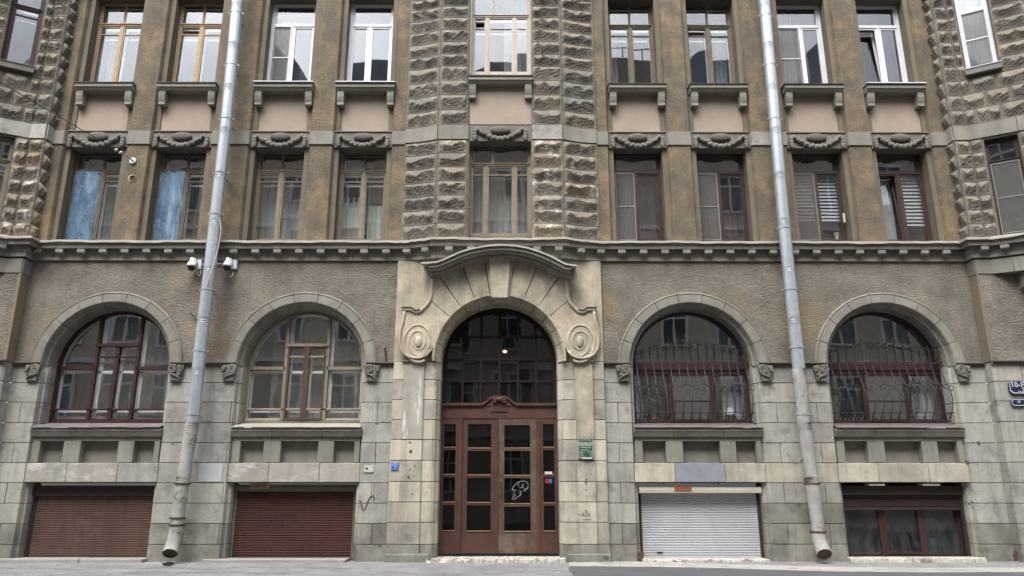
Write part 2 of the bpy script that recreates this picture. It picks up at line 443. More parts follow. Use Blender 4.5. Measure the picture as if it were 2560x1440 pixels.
M['wood_old'] = mat('weathered_brown_wood', (.115,.092,.068), (.165,.136,.102), sc=7, rough=.75, streak=(.065,.054,.043), streak_amt=.6, patch=(.32,.295,.25), patch_sc=6, patch_lo=.64, patch_hi=.74)
M['wood_grey'] = mat('weathered_tan_wood', (.180,.148,.108), (.235,.198,.148), sc=7, rough=.75, streak=(.105,.086,.064), streak_amt=.6, patch=(.40,.37,.32), patch_sc=6, patch_lo=.66, patch_hi=.76)
M['pvc_white'] = mat('white_window_plastic', (.60,.60,.62), (.54,.54,.56), sc=3, rough=.35, spec=.4)
M['pvc_brown'] = mat('brown_window_plastic', (.055,.033,.027), (.045,.028,.024), sc=3, rough=.4, spec=.4)
M['pvc_maroon'] = mat('maroon_window_plastic', (.045,.020,.021), (.038,.018,.019), sc=3, rough=.4, spec=.4)
M['maroon_wood'] = mat('maroon_painted_wood', (.050,.020,.019), (.040,.017,.016), sc=6, rough=.5, streak=(.022,.012,.012), streak_amt=.5)
M['white_wood'] = mat('white_painted_inner_sash', (.80,.80,.79), (.72,.72,.70), sc=4, rough=.6)
M['redwood'] = mat('red_brown_casement_wood', (.090,.050,.033), (.062,.036,.026), sc=8, rough=.6, streak=(.035,.025,.02), streak_amt=.5)
M['door'] = mat('brown_varnished_door', (.088,.042,.029), (.058,.031,.023), sc=3, rough=.5, spec=.3, bump=.15, bsc=20, bstretch=(4,4,.4), streak=(.036,.022,.018), streak_amt=.6,
                patch=(.150,.092,.058), patch_sc=2.6, patch_lo=.58, patch_hi=.76, patch_amt=.55)
M['door_worn'] = mat('worn_grey_brown_door', (.092,.05,.035), (.07,.043,.032), sc=3, rough=.65, streak=(.11,.092,.066), streak_amt=.7,
                patch=(.15,.13,.095), patch_sc=2.2, patch_lo=.47, patch_hi=.66, patch_amt=.75)
M['door_edge'] = mat('pale_worn_door_bead', (.30,.20,.125), (.20,.12,.075), sc=9, rough=.6)
M['transom'] = mat('dark_brown_transom_wood', (.020,.012,.010), (.016,.010,.009), sc=5, rough=.6, spec=.15)
M['glass_up'] = glass('upper_window_glass', (.96,.98,.985), 1.6, .10, 1.1, .03, 1.35)
M['glass_mid'] = glass('middle_window_glass', (.97,.98,.98), 1.55, .10, 1.2, .06, 2.4)
M['glass_low'] = glass('arched_window_glass', (.97,.98,.975), 1.52, .13, 1.4, .05, 2.6)
M['glass_door'] = glass('door_glass', (.55,.56,.56), 1.5, .10, 1.6, .02, .8)
M['glass_dusty'] = glass('dusty_basement_glass', (.70,.76,.74), 1.5, .10, 1.2, .16, 1.2)
M['glass_door2'] = glass('transom_glass', (.55,.56,.57), 1.5, .10, 1.6, .05, 1.1)
M['opp_glass'] = mat('glass_across', (.05,.055,.06), rough=.1, spec=.6)
M['hood_metal'] = mat('old_hood_sheet', (.40,.37,.31), (.30,.275,.24), sc=3, rough=.6)
M['corner'] = mat('ochre_corner_strip', (.215,.160,.100), (.165,.145,.115), sc=.9, bump=.4, bsc=20, dist=.012, streak=(.14,.128,.105), streak_amt=.6, patch=(.26,.175,.09), patch_sc=1.2, patch_lo=.52, patch_hi=.7, patch_amt=.7, speck=.15, speck_sc=30)
M['soot'] = mat('sooty_shield_stone', (.095,.089,.076), (.12,.112,.096), sc=3, bump=.2, bsc=30)
M['cornice'] = mat('cornice_stone', (.215,.205,.175), (.275,.262,.222), sc=2.5, bump=.3, bsc=24, dist=.007, objvar=.12, streak=(.14,.133,.115), streak_amt=.45, speck=.12, speck_sc=40)
M['lintel'] = mat('patched_lintel_stone', (.27,.255,.215), (.36,.335,.28), sc=2, bump=.3, bsc=20, patch=(.50,.49,.46), patch_sc=2.2, patch_lo=.52, patch_hi=.62, patch_amt=.7, patch_stretch=(.6,1,1.5),
                  streak=(.17,.16,.135), streak_amt=.4, objvar=.08, speck=.2, speck_sc=30)
M['shaft'] = mat('streaked_pilaster_shaft', (.30,.28,.24), (.40,.37,.305), sc=2, bump=.3, bsc=20, patch=(.58,.57,.54), patch_sc=1.4, patch_lo=.56, patch_hi=.62, patch_amt=.8, patch_stretch=(5,5,.8),
                  streak=(.18,.172,.15), streak_amt=.5, speck=.2, speck_sc=30)
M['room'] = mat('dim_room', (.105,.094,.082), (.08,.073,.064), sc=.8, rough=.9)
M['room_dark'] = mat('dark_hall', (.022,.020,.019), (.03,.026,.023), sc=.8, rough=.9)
M['curtain'] = mat('grey_brown_curtain', (.36,.335,.30), (.29,.265,.235), sc=1.5, rough=.95, streak=(.20,.185,.165), streak_amt=.5)
M['curtain_pale'] = mat('pale_net_curtain', (.34,.35,.355), (.29,.30,.305), sc=1.5, rough=.95, streak=(.25,.255,.26), streak_amt=.3)
M['curtain_green'] = mat('pale_green_blind_cloth', (.50,.56,.49), (.55,.60,.53), sc=1.5, rough=.9)
M['curtain_red'] = mat('dusky_red_curtain', (.20,.13,.12), (.15,.10,.095), sc=1.5, rough=.95)
M['blind'] = mat('silver_blind_band', (.62,.66,.66), (.55,.60,.61), sc=3, rough=.6)
M['blue_film'] = mat('blue_plastic_film', (.125,.225,.35), (.18,.29,.41), sc=2.0, rough=.25, spec=.6, bump=.6, bsc=1.8, bstretch=(2.5,2.5,.9), dist=.15, patch=(.40,.52,.62), patch_sc=1.5, patch_lo=.53, patch_hi=.68, patch_stretch=(4,4,.4))
M['net'] = mat('insect_screen', (.22,.21,.195), (.18,.172,.16), sc=2, rough=.9)
M['leaf'] = mat('house_plant_leaf', (.035,.075,.028), (.055,.10,.04), sc=8, rough=.6)
M['shutter_brown'] = mat('brown_shutter_slat', (.105,.060,.046), (.086,.049,.038), sc=1.6, rough=.65, spec=.15, streak=(.050,.031,.026), streak_amt=.6, patch=(.155,.105,.085), patch_sc=1.6, patch_lo=.55, patch_hi=.72, patch_amt=.6)
M['shutter_red'] = mat('red_brown_shutter_slat', (.068,.027,.020), (.054,.022,.017), sc=1.6, rough=.65, spec=.15, streak=(.032,.016,.013), streak_amt=.55, patch=(.028,.015,.012), patch_sc=1.6, patch_lo=.56, patch_hi=.75, patch_amt=.6)
M['shutter_white'] = mat('white_shutter_slat', (.40,.41,.43), (.35,.36,.38), sc=1.6, rough=.45, spec=.4, streak=(.29,.29,.295), streak_amt=.35)
M['shutter_dark'] = mat('dark_brown_shutter', (.044,.029,.024), (.035,.024,.021), sc=2, rough=.6, spec=.2)
M['olive'] = mat('olive_rusty_box', (.125,.118,.080), (.09,.085,.06), sc=3, rough=.7, patch=(.30,.27,.21), patch_sc=9, patch_lo=.66, patch_hi=.72)
M['tan_plate'] = mat('tan_plate', (.42,.26,.16), (.36,.22,.14), sc=4, rough=.7)
M['cream_paint'] = mat('cream_enamel', (.52,.49,.41), (.44,.41,.34), sc=4, rough=.5, patch=(.16,.14,.115), patch_sc=5, patch_lo=.62, patch_hi=.72)
M['oxide'] = mat('red_oxide_primer', (.25,.085,.05), (.21,.075,.045), sc=4, rough=.7)
M['ink'] = mat('black_marker', (.012,.012,.013))
M['chalk'] = mat('white_marker', (.42,.43,.44))
M['brown_spray'] = mat('brown_spray_paint', (.17,.125,.105), (.13,.095,.08), sc=10)
M['asphalt'] = mat('worn_grey_asphalt', (.175,.173,.170), (.265,.260,.254), sc=1.6, rough=.9, bump=.8, bsc=50, dist=.01, patch=(.13,.128,.126), patch_sc=1.1, patch_lo=.52, patch_hi=.72, patch_amt=.6, patch_stretch=(.4,2,1), speck=.9, speck_sc=38)
M['crack'] = mat('dark_crack_dirt', (.055,.053,.05), (.09,.087,.082), sc=9)
M['asphalt_dark'] = mat('dark_asphalt_patch', (.085,.084,.087), (.105,.104,.106), sc=1.5, rough=.9, bump=.6, bsc=60, dist=.006, speck=.22, speck_sc=90)
M['concrete'] = mat('pale_concrete_strip', (.40,.38,.34), (.30,.285,.26), sc=2.5, rough=.9, bump=.5, bsc=22, dist=.015, patch=(.17,.165,.155), patch_sc=2.5, patch_lo=.55, patch_hi=.7, patch_amt=.7, speck=.15, speck_sc=50)
M['whitewash'] = mat('broken_whitewashed_cement', (.50,.47,.41), (.36,.335,.29), sc=3.5, rough=.9, bump=.8, bsc=12, dist=.03, patch=(.17,.155,.135), patch_sc=3.5, patch_lo=.53, patch_hi=.64, patch_amt=.85, speck=.15, speck_sc=50)
M['kerb'] = mat('grey_kerb_stone', (.30,.29,.265), (.245,.238,.22), sc=2.5, rough=.9, bump=.4, bsc=24, dist=.01, speck=.2, speck_sc=60)
M['cam_white'] = mat('white_camera_shell', (.62,.62,.62), rough=.35, spec=.5)
M['cam_black'] = mat('smoked_camera_dome', (.012,.012,.016), rough=.08, spec=.6)
M['cable_white'] = mat('white_cable', (.62,.60,.57), rough=.6)
M['wire'] = mat('steel_wire', (.06,.058,.055), rough=.5, metal=.3)
M['steel'] = mat('pale_steel', (.45,.47,.49), rough=.4, metal=.5)
M['navy'] = mat('navy_enamel', (.012,.018,.045), rough=.35, spec=.5)
M['sign_white'] = mat('white_sign_paint', (.55,.56,.57), rough=.5)
M['sign_green'] = mat('dark_green_sign', (.018,.075,.050), (.022,.085,.062), sc=4, rough=.4, spec=.5)
M['sign_cream'] = mat('cream_sign_paint', (.58,.62,.47), rough=.5)
M['sign_blue'] = mat('blue_sign', (.015,.075,.40), rough=.4, spec=.5)
M['sign_lblue'] = mat('light_blue_print', (.30,.48,.85), rough=.5)
M['plate_grey'] = mat('pale_grey_plate', (.42,.42,.40), rough=.6)
M['red'] = mat('red_sticker', (.30,.025,.025), rough=.5)
M['blue'] = mat('blue_sticker', (.04,.15,.50), rough=.5)
M['brick_hole'] = mat('exposed_brick', (.11,.062,.048), (.05,.036,.03), sc=14, rough=.9)
M['opp_wall'] = mat('ochre_wall_across', (.62,.54,.42), (.54,.46,.36), sc=.6, rough=.9, streak=(.40,.35,.28), streak_amt=.4)
M['opp_trim'] = mat('pale_trim_across', (.75,.73,.68), rough=.8)
M['opp_roof'] = mat('grey_roof_across', (.50,.53,.54), (.42,.45,.46), sc=1, rough=.6)
lm = bpy.data.materials.new('lit_lamp'); lm.use_nodes = True
lm.node_tree.nodes['Principled BSDF'].inputs['Emission Color'].default_value = (1,.86,.62,1)
lm.node_tree.nodes['Principled BSDF'].inputs['Emission Strength'].default_value = 1.4
M['lamp'] = lm

# ---------------------------------------------------------------- key dimensions of the facade
Y_PIER, Y_STRIP, Y_FRAME = -0.06, 0.05, 0.33
XR = X(2458, 908, 0.0); XL = X(35, 908, 0.0)          # where the plain front meets the two side bays
WING = 0.30                                              # how far the side bays step forward
ZS = Z(908, -0.06)                                       # springing of the arches
ZC0, ZC1 = Z(652, -.06), Z(605, -.24)                    # cornice
Z2B = Z(601, Y_FRAME); Z2T = Z(383, Y_FRAME); Z2H = Z(369, 0.0)   # second floor windows
ZBELT0, ZBELT1 = Z(361, -.1), Z(327, -.1)
ZP0, ZP1 = Z(369, 0.0), Z(331, 0.0)                      # garland panel
Z3S = Z(206, -.24); Z3T = Z(9, Y_FRAME); Z3H = Z(-4, Y_STRIP)
ZTOP = Z(-150, 0.0)
GROUND = -0.06

building = thing('apartment_building', 'old stone and brown plaster apartment house with arched ground floor windows and rock-faced blocks', 'building', (0, 0, 0))

# columns: left and right pixel of each opening at y = 600
LEFTS = [(158, Y_FRAME), (376, Y_FRAME), (627, Y_FRAME), (840, Y_FRAME), (1542, Y_STRIP), (1755, Y_STRIP), (2002, Y_STRIP), (2220, Y_STRIP)]
RIGHTS = [(274, Y_STRIP), (491, Y_STRIP), (744, Y_STRIP), (957, Y_STRIP), (1661, Y_FRAME), (1874, Y_FRAME), (2119, Y_FRAME), (2332, Y_FRAME)]
OPEN = [(X(l[0], 600, l[1]), X(r[0], 600, r[1])) for l, r in zip(LEFTS, RIGHTS)]
S = 0.13
# centre bow
BX0, BX1 = X(1002, 600, -.1), X(1500, 600, -.1)
KX0, KX1 = X(1088, 590, -.30), X(1411, 590, -.30)
CWX0, CWX1 = X(1168, 590, -.30), X(1331, 590, -.30)
YB = -0.30
def bow_left(n=8):
    pts = []
    for k in range(n+1):
        t = k/n
        pts.append((BX0 + (KX0-BX0)*t, -0.09 + (YB+0.09)*(t**1.9)))
    return pts
BOWL = bow_left()
BOWR = [(BX1 - (x-BX0)*(BX1-KX1)/(KX0-BX0), y) for x, y in BOWL][::-1]
# side bays: return, flat, then a 30 degree face
CA = radians(29)
def wing_path(side):
    if side > 0:
        return [(XR, 0.02), (XR, -WING), (XR+.37, -WING), (XR+.37+4*cos(CA), -WING-4*sin(CA))]
    return [(XL-.37-4*cos(CA), -WING-4*sin(CA)), (XL-.37, -WING), (XL, -WING), (XL, 0.02)]

# ---------------------------------------------------------------- ground
def ground_z(y): return GROUND + 0.012*min(0, y)
gmb = MB()
xs = [-60+ i*4 for i in range(31)]
gmb.grid([[(x, y, ground_z(y)) for x in xs] for y in (1.2, 0, -1, -2, -3.0)][::-1])
pv = build('pavement', gmb, M['asphalt']); pv['kind'] = 'structure'
kb = MB()
kb.box(-60, 60, -3.16, -3.0, -.4, ground_z(-3)+.004)
o = build('kerb', kb, M['kerb']); o['kind'] = 'structure'
rb = MB(); rb.grid([[(x, y, -.24) for x in (-80, 80)] for y in (-26, -3.15)])
o = build('road', rb, M['asphalt_dark']); o['kind'] = 'structure'
def on_ground(px, py, lift=0.004):
    p = at_ground(px, py, GROUND)
    for _ in range(3): p = at_ground(px, py, ground_z(p.y))
    y = max(p.y, -2.96)
    return (p.x, y, ground_z(y)+lift)
def ground_patch(name, pts, m, lift=.004, kind='structure'):
    mb = MB(); vs = [on_ground(a, b, lift) for a, b in pts]
    mb.add(vs, [tuple(range(len(vs)))[::-1]])
    o = build(name, mb, m); o['kind'] = kind
    return o
edge = [(1424, 1416), (1421, 1424), (1428, 1432), (1434, 1444), (1440, 1470)]
ground_patch('asphalt_patch', edge + [(2900, 1470), (2900, 1430), (2560, 1431), (2300, 1432), (2050, 1429), (1800, 1421), (1640, 1418)], M['asphalt_dark'], .008)
ground_patch('cement_strip', [(1423, 1404), (1424, 1416), (1640, 1418), (1800, 1421), (2050, 1429), (2300, 1432), (2560, 1431), (2900, 1430), (2900, 1416), (2560, 1419), (2300, 1420), (2050, 1417), (1800, 1410), (1640, 1405), (1500, 1403)], M['concrete'], .004)
ground_patch('puddle_stain', [(405, 1409), (418, 1405), (432, 1406), (436, 1411), (424, 1416), (408, 1415)], M['ink'], .004, 'structure')

# ---------------------------------------------------------------- rock-faced blocks
def smooth_noise(seed):
    r = random.Random(seed)
    ks = [(r.uniform(2, 30), r.uniform(2, 30), r.uniform(0, 6.3), r.uniform(.3, 1)) for _ in range(7)]
    return lambda u, v: sum(a*sin(fx*u+fy*v+p) for fx, fy, p, a in ks)/3.2
stone_id = [0]
def rock(P, L, s0, s1, z0, z1, m, amp=.10, marg=.024, parent=None):
    """a block with a drafted margin and a rough pitched face, laid along a plan path"""
    stone_id[0] += 1
    r = random.Random(1000+stone_id[0])
    g = .006
    s0 += g; s1 -= g; z0 += g; z1 -= g
    w, h = s1-s0, z1-z0
    if w < .04: return
    nu = max(7, min(20, int(w/.04))); nv = 10
    nz = smooth_noise(stone_id[0])
    # a jagged ridge runs across the face: a smooth slope above it, a rough one below
    nk = max(3, int(w/.16)+1)
    ctl = [r.uniform(.40, .86) for _ in range(nk+1)]; hts = [r.uniform(.65, 1.1) for _ in range(nk+1)]
    def pick(c, t):
        q = min(nk-1e-6, max(0, t*nk)); i = int(q); return c[i]+(c[i+1]-c[i])*(q-i)
    us = [0, marg/w] + [marg/w + (1-2*marg/w)*k/nu for k in range(1, nu)] + [1-marg/w, 1]
    mv = marg*.8/h
    vs_ = [0, mv] + [mv + (1-2*mv)*k/nv for k in range(1, nv)] + [1-mv, 1]
    rows = []
    for j, v in enumerate(vs_):
        row = []
        for i, u in enumerate(us):
            (x, y), n = path_pt(P, L, s0+u*w)
            d = .012
            if 1 < i < len(us)-2 and 1 < j < len(vs_)-2:
                uu = (u-marg/w)/(1-2*marg/w); vv = (v-mv)/(1-2*mv)
                ridge = min(.9, max(.3, pick(ctl, uu) + .05*nz(uu*2, .3)))
                up = vv > ridge
                prof = (1-vv)/(1-ridge) if up else vv/ridge
                side = min(1, uu/.10, (1-uu)/.10)
                d = .012 + amp*pick(hts, uu)*(prof**.85 if up else prof**1.15)*side**.7
                d += (.004 if up else .011)*nz(uu*2.2, vv*1.6)*side + r.uniform(-.004, .004)*(.5 if up else 1.2)
                d = max(.006, d)
            row.append((x+n[0]*d, y+n[1]*d, z0+v*h))
        rows.append(row)
    mb = MB(); mb.grid(rows)
    # skirt
    def back(p, u):
        (x, y), n = path_pt(P, L, s0+u*w); return (x-n[0]*.03, y-n[1]*.03, p[2])
    top = rows[-1]; bot = rows[0]
    mb.grid([top, [back(p, u) for p, u in zip(top, us)]])
    mb.grid([[back(p, u) for p, u in zip(bot, us)], bot])
    lf = [rw[0] for rw in rows]; rg = [rw[-1] for rw in rows]
    mb.grid([lf, [back(p, 0) for p in lf]])
    mb.grid([[back(p, 1) for p in rg], rg])
    return build('rusticated_stone', mb, m, parent or building)

ROW_UP = [Z(y, YB) for y in (-118, -88, -60, -33, -8.5, 16, 45, 74.5, 104.5, 136, 166, 201, 237.5, 275, 312.5)][::-1]
ROW_LO = [Z(y, YB) for y in (350, 382.5, 417.5, 452.5, 487.5, 522.5, 558, 596)][::-1]

def plain_sweep(name, P, z0, z1, m, back=.3, off=0.0, parent=None, bevel=0):
    mb = MB(); sweep_plan(mb, P, [(off, z0), (off, z1), (-back, z1), (-back, z0)])
    return build(name, mb, m, parent or building, bevel=bevel)

ZCT = Z(600, -.3)
# centre bow: backing, blocks, belt
for P, sgn in ((BOWL + [(CWX0, YB)], -1), ([(CWX1, YB)] + BOWR, 1)):
    plain_sweep('bow_wall', P, ZCT-.1, ZTOP, M['margin'], back=.5)
    L = path_len(P)
    kink = L[-2] if sgn < 0 else L[1]
    tot = L[-1]
    for rows, m in ((ROW_LO, M['rock_pale']), (ROW_UP, M['rock'])):
        for a, b in zip(rows[:-1], rows[1:]):
            mm = m if (sgn > 0 or m is M['rock']) else M['rock']
            rock(P, L, .0, kink, a, b, mm)
            rock(P, L, kink, tot-.03 if sgn < 0 else tot, a, b, M['rock'] if m is M['rock'] else (M['rock_pale'] if rnd.random() < .3 else M['rock']))
    za, zb = Z(349.5, YB), Z(313, YB)
    for a, b, mm in ((0, kink, M['grey_stone'] if sgn < 0 else M['ashlar']), (kink, tot, M['grey_stone'])):
        mb = MB(); sweep_plan(mb, sub_path(P, L, a+.006, b-.006), [(.035, za+.008), (.035, zb-.008), (-.02, zb-.008), (-.02, za+.008)])
        build('belt_block', mb, mm, building)
    # smooth margin beside the middle window
    x0, x1 = (CWX0-.03, CWX0) if sgn < 0 else (CWX1, CWX1+.03)

# side bays
def wing(side):
    P = wing_path(side); L = path_len(P)
    tot = L[-1]
    def S_(s): return s if side > 0 else tot - s
    def wall_piece(a, b, z0, z1, back=.35):
        s0, s1 = sorted((S_(a), S_(b)))
        plain_sweep('bay_wall', sub_path(P, L, s0, s1), z0, z1, M['margin'], back=back)
    wall_piece(0, .69, ZCT-.1, ZTOP, .02)
    zl0, zl1, zbm = Z(592, YB), Z(354, YB), Z(331, YB)
    wall_piece(.69, .69+.29, ZCT-.1, zbm); wall_piece(.69+.97, tot, ZCT-.1, zbm)
    wall_piece(.69+.29, .69+.97, ZCT-.1, zl0); wall_piece(.69+.29, .69+.97, zl1, zbm)
    wall_piece(.69, .69+.20, zbm, ZTOP); wall_piece(.69+.88, tot, zbm, ZTOP)
    wall_piece(.69+.20, .69+.88, zbm, zw3+.06)
    # projecting sill of the upper side window
    s0, s1 = sorted((S_(.69+.16), S_(.69+.92)))
    mb = MB(); sweep_plan(mb, sub_path(P, L, s0, s1), [(.14, zw3-.10), (.14, zw3+.045), (-.1, zw3+.058), (-.1, zw3-.10)])
    build('window_sill', mb, M['dark_stone'], building)
    mb = MB(); sweep_plan(mb, sub_path(P, L, s0, s1), [(.16, zw3+.047), (.16, zw3+.062), (-.13, zw3+.075), (-.13, zw3+.060)])
    build('sill_sheet', mb, M['pvc_white'] if side > 0 else M['flash_pink'], building)
    def seg(a, b, z0, z1, m):
        s0, s1 = sorted((S_(a), S_(b))); rock(P, L, s0, s1, z0, z1, m)
    r0 = .32; r1 = .32+.37           # return, flat, angled
    for fl, rows in ((2, ROW_LO), (3, ROW_UP)):
        for k, (a, b) in enumerate(zip(rows[:-1], rows[1:])):
            m = M['rock_pale'] if fl == 2 and side < 0 else M['rock']
            seg(.02, r0, a, b, m); seg(r0, r1-.02, a, b, m)
            if fl == 2:
                seg(r1-.02, r1+.27, a, b, m); seg(r1+.99, r1+1.75, a, b, m)
            else:
                below = b < zw3 + .02
                if not below:
                    seg(r1-.02, r1+.18, a, b, m); seg(r1+.90, r1+1.6, a, b, m)
                else:
                    c = [r1-.02, r1+.48, r1+1.0, r1+1.6] if k % 2 else [r1-.02, r1+.22, r1+.76, r1+1.6]
                    for q, w in zip(c[:-1], c[1:]): seg(q, w, a, b, m)
    za, zb = Z(349.5, YB), Z(313, YB)
    for a, b in ((.0, r0), (r0, r1), (r1, r1+1.0), (r1+1.0, r1+2.4)):
        s0, s1 = sorted((S_(a+.006), S_(b-.006)))
        mb = MB(); sweep_plan(mb, sub_path(P, L, s0, s1), [(.035, za+.008), (.035, zb-.008), (-.02, zb-.008), (-.02, za+.008)])
        build('belt_block', mb, M['ashlar'] if side < 0 else M['grey_stone'], building)
    return P, L
zw3 = Z(186, YB)
WPR, WLR = wing(1)
WPL, WLL = wing(-1)

# ---------------------------------------------------------------- upper plaster: piers, jambs, spandrels
def end_x(i):
    return OPEN[i]
PIERS = [(XL+.0, OPEN[0][0]-S)] + [(OPEN[i][1]+S, OPEN[i+1][0]-S) for i in range(3)] + [(OPEN[3][1]+S, BX0+.02)] + \
        [(BX1-.02, OPEN[4][0]-S)] + [(OPEN[i][1]+S, OPEN[i+1][0]-S) for i in range(4, 7)] + [(OPEN[7][1]+S, XR)]
def pier_prism(x0, x1, z0, z1, yf, ch, el, er):
    pl = [(x0, .35)] + ([(x0-.02, Y_STRIP+.01), (x0, yf+ch), (x0+ch*.5, yf)] if el else [(x0, yf)]) + \
         ([(x1-ch*.5, yf), (x1, yf+ch), (x1+.02, Y_STRIP+.01)] if er else [(x1, yf)]) + [(x1, .35)]
    return MB().prism_xy(pl, z0, z1)
for k, (a, b) in enumerate(PIERS):
    el, er = k not in (0, 5), k not in (4, 9)
    build('pier', pier_prism(a, b, ZCT-.12, ZBELT0, Y_PIER, .05, el, er), M['pier'], building)
    build('pier', pier_prism(a, b, ZBELT1, ZTOP, Y_PIER, .05, el, er), M['pier'], building)
    build('belt_block', pier_prism(a-(.015 if el else 0), b+(.015 if er else 0), ZBELT0+.006, ZBELT1-.006, Y_PIER-.035, .05, el, er),
          M['ashlar'] if k in (7,) else M['grey_stone'], building)
for i, (x0, x1) in enumerate(OPEN):
    for xa, xb in ((x0-S-.03, x0), (x1, x1+S+.03)):
        build('window_jamb', MB().box(xa, xb, Y_STRIP, .75, ZCT-.12, Z2H), M['jamb'], building)
        build('window_jamb', MB().box(xa, xb, Y_STRIP, .75, Z3S-.06, Z3H), M['jamb'], building)
        build('window_jamb', MB().box(xa, xb, Y_STRIP, .40, ZP1, Z3S-.06), M['jamb'], building)
    build('spandrel_panel', MB().box(x0+.0015, x1-.0015, Y_STRIP+.035, .5, ZP1+.002, Z3S-.03), M['spandrel'], building)
    build('frieze_panel', MB().box(x0-S-.012, x1+S+.012, 0.0, .75, ZP0, ZP1), M['dark_stone'], building)
    build('frieze_cap', MB().box(x0-S+.02, x1+S-.02, -.03, .1, ZP1+.001, ZP1+.022), M['grey_stone'], building)
    build('window_head', MB().box(x0-S-.03, x1+S+.03, Y_STRIP, .75, Z3H, ZTOP), M['jamb'], building)
# middle bay: spandrel, frieze, window surround
build('spandrel_panel', MB().box(CWX0+.002, CWX1-.002, YB+.035, .2, Z(313, YB+.04)+.02, Z(184, YB)), M['spandrel'], building)
build('frieze_panel', MB().box(CWX0+.001, CWX1-.001, YB+.01, .3, Z(352, YB), Z(313, YB)), M['dark_stone'], building)
build('window_head', MB().box(CWX0+.001, CWX1-.001, YB+.02, .4, Z(-70, YB), ZTOP), M['jamb'], building)

# garlands: one mesh shared by all
gm = MB()
random.seed(4)
def swag(t):
    x = -.49 + .98*t
    return x, .060 - .235*(1-(abs(2*t-1))**2.0)
for k in range(19):
    t = k/18; x, z = swag(t)
    x2, z2 = swag(min(1, t+.02)); x1_, z1_ = swag(max(0, t-.02))
    tl = atan2(z2-z1_, x2-x1_)
    fat = .050 + .026*(1-abs(2*t-1))
    gm.ell((x + random.uniform(-.006, .006), -.04, z + random.uniform(-.006, .006) + (.010 if k % 2 else -.010)), .056, .06, fat*.85, 8, 5, tl + (.2 if k % 2 else -.2))
for sx in (-1, 1):
    gm.ell((sx*.43, -.045, -.015), .052, .06, .052)
    for j, (dx, dz, rr) in enumerate(((.51, .06, .052), (.565, .015, .055), (.575, -.06, .060), (.572, -.13, .062), (.57, -.18, .045))):
        gm.ell((sx*dx, -.04, dz), rr*.95, .055, rr*1.05, 8, 5)
gme = mesh_of('garland', gm, M['dark_stone'], smooth=True)
sh = MB()
n = 24
ring = [(.225*cos(2*pi*k/n), .045 + .105*sin(2*pi*k/n)) for k in range(n)]
sh.prism_xz(ring, -.05, .03)
sh.ell((0, -.045, .045), .215, .05, .097, 20, 8)
shm = mesh_of('oval_shield', sh, M['soot'], smooth=True)
def garland(xc, y, z, sc):
    g = place('garland', gme, (xc, y, z), building, scale=(sc, 1, sc))
    s = bpy.data.objects.new('oval_shield', shm); COL.objects.link(s); s.parent = g; s.location = (0, 0, 0)
zg = Z(351, 0.0)
for x0, x1 in OPEN: garland((x0+x1)/2, 0.0, zg+.02, (x1-x0)/1.13*1.0)
garland((CWX0+CWX1)/2, YB+.01, Z(331, YB), 1.06)

# window sills with consoles
SILLS = [(185, 333), (391, 541), (632, 784), (838, 989), (1520, 1667), (1724, 1871), (1960, 2110), (2165, 2315)]
con = MB()
con.prism_yz([(-.17, 0), (-.17, -.13), (-.15, -.22), (-.125, -.29), (-.13, -.36), (0.06, -.36), (0.06, 0)], -.085, .085)
conm = mesh_of('console', con, M['grey_stone'], bevel=.008)
def sill(xa, xb, z, y0, sheet):
    s = build('window_sill', MB().prism_yz([(y0-.0, z-.02), (y0, z-.115), (y0+.03, z-.125), (y0+.05, z-.165), (y0+.075, z-.19), (y0+.32, z-.19), (y0+.32, z-.02)], xa+.02, xb-.02), M['grey_stone'], building)
    build('sill_sheet', MB().prism_yz([(y0-.025, z-.026), (y0-.025, z-.004), (y0+.62, z+.03), (y0+.62, z+.01), (y0-.0, z-.019)], xa, xb), sheet, s)
    for xx in (xa+.13, xb-.13):
        c = place('console', conm, (xx, y0+.24, z-.19), building)
for k, (a, b) in enumerate(SILLS):
    sill(X(a, 206, -.22), X(b, 206, -.22), Z3S, -.22, M['pvc_white'] if k in (2, 3, 6, 7) and False else M['flash_dark'])
    if k in (2, 3, 7):
        xa, xb = X(a, 206, -.22), X(b, 206, -.22)
        build('sill_sheet', MB().box(xa+.01, xb-.01, -.262, -.05, Z3S-.001, Z3S+.022), M['pvc_white'], building)
sill(X(1168, 188, -.5), X(1334, 188, -.5), Z(188, -.5), -.5, M['flash_dark'])

# ---------------------------------------------------------------- rectangular windows
def wavy(x0, x1, z0, z1, y, amp=.03, waves=6, seed=0):
    r = random.Random(seed); nx = 40; ph = r.uniform(0, 6)
    mb = MB()
    mb.grid([[(x0+(x1-x0)*i/nx, y + amp*sin(ph+waves*2*pi*i/nx+.5*sin(i*.4+ph)), z) for i in range(nx+1)] for z in (z0, (z0+z1)/2, z1)])
    return mb
def bars(mb, x0, x1, z0, z1, w, y0, y1):
    """a rectangular ring"""
    mb.box(x0, x1, y0, y1, z0, z0+w); mb.box(x0, x1, y0, y1, z1-w, z1)
    mb.box(x0, x0+w, y0, y1, z0+w, z1-w); mb.box(x1-w, x1, y0, y1, z0+w, z1-w)
def pane(x0, x1, z0, z1, y, m, par, tilt=True):
    t = rnd.uniform(-.004, .004)*(x1-x0) if tilt else 0
    t2 = rnd.uniform(-.004, .004)*(z1-z0) if tilt else 0
    mb = MB(); th = .005
    vs = [(x0,y-t-t2,z0),(x1,y+t-t2,z0),(x1,y+t+t2,z1),(x0,y-t+t2,z1)]
    vs += [(a,b+th,c) for a,b,c in vs]
    mb.add(vs, [(0,1,2,3),(7,6,5,4),(0,4,5,1),(1,5,6,2),(2,6,7,3),(3,7,4,0)])
    return build('glass_pane', mb, m, par)
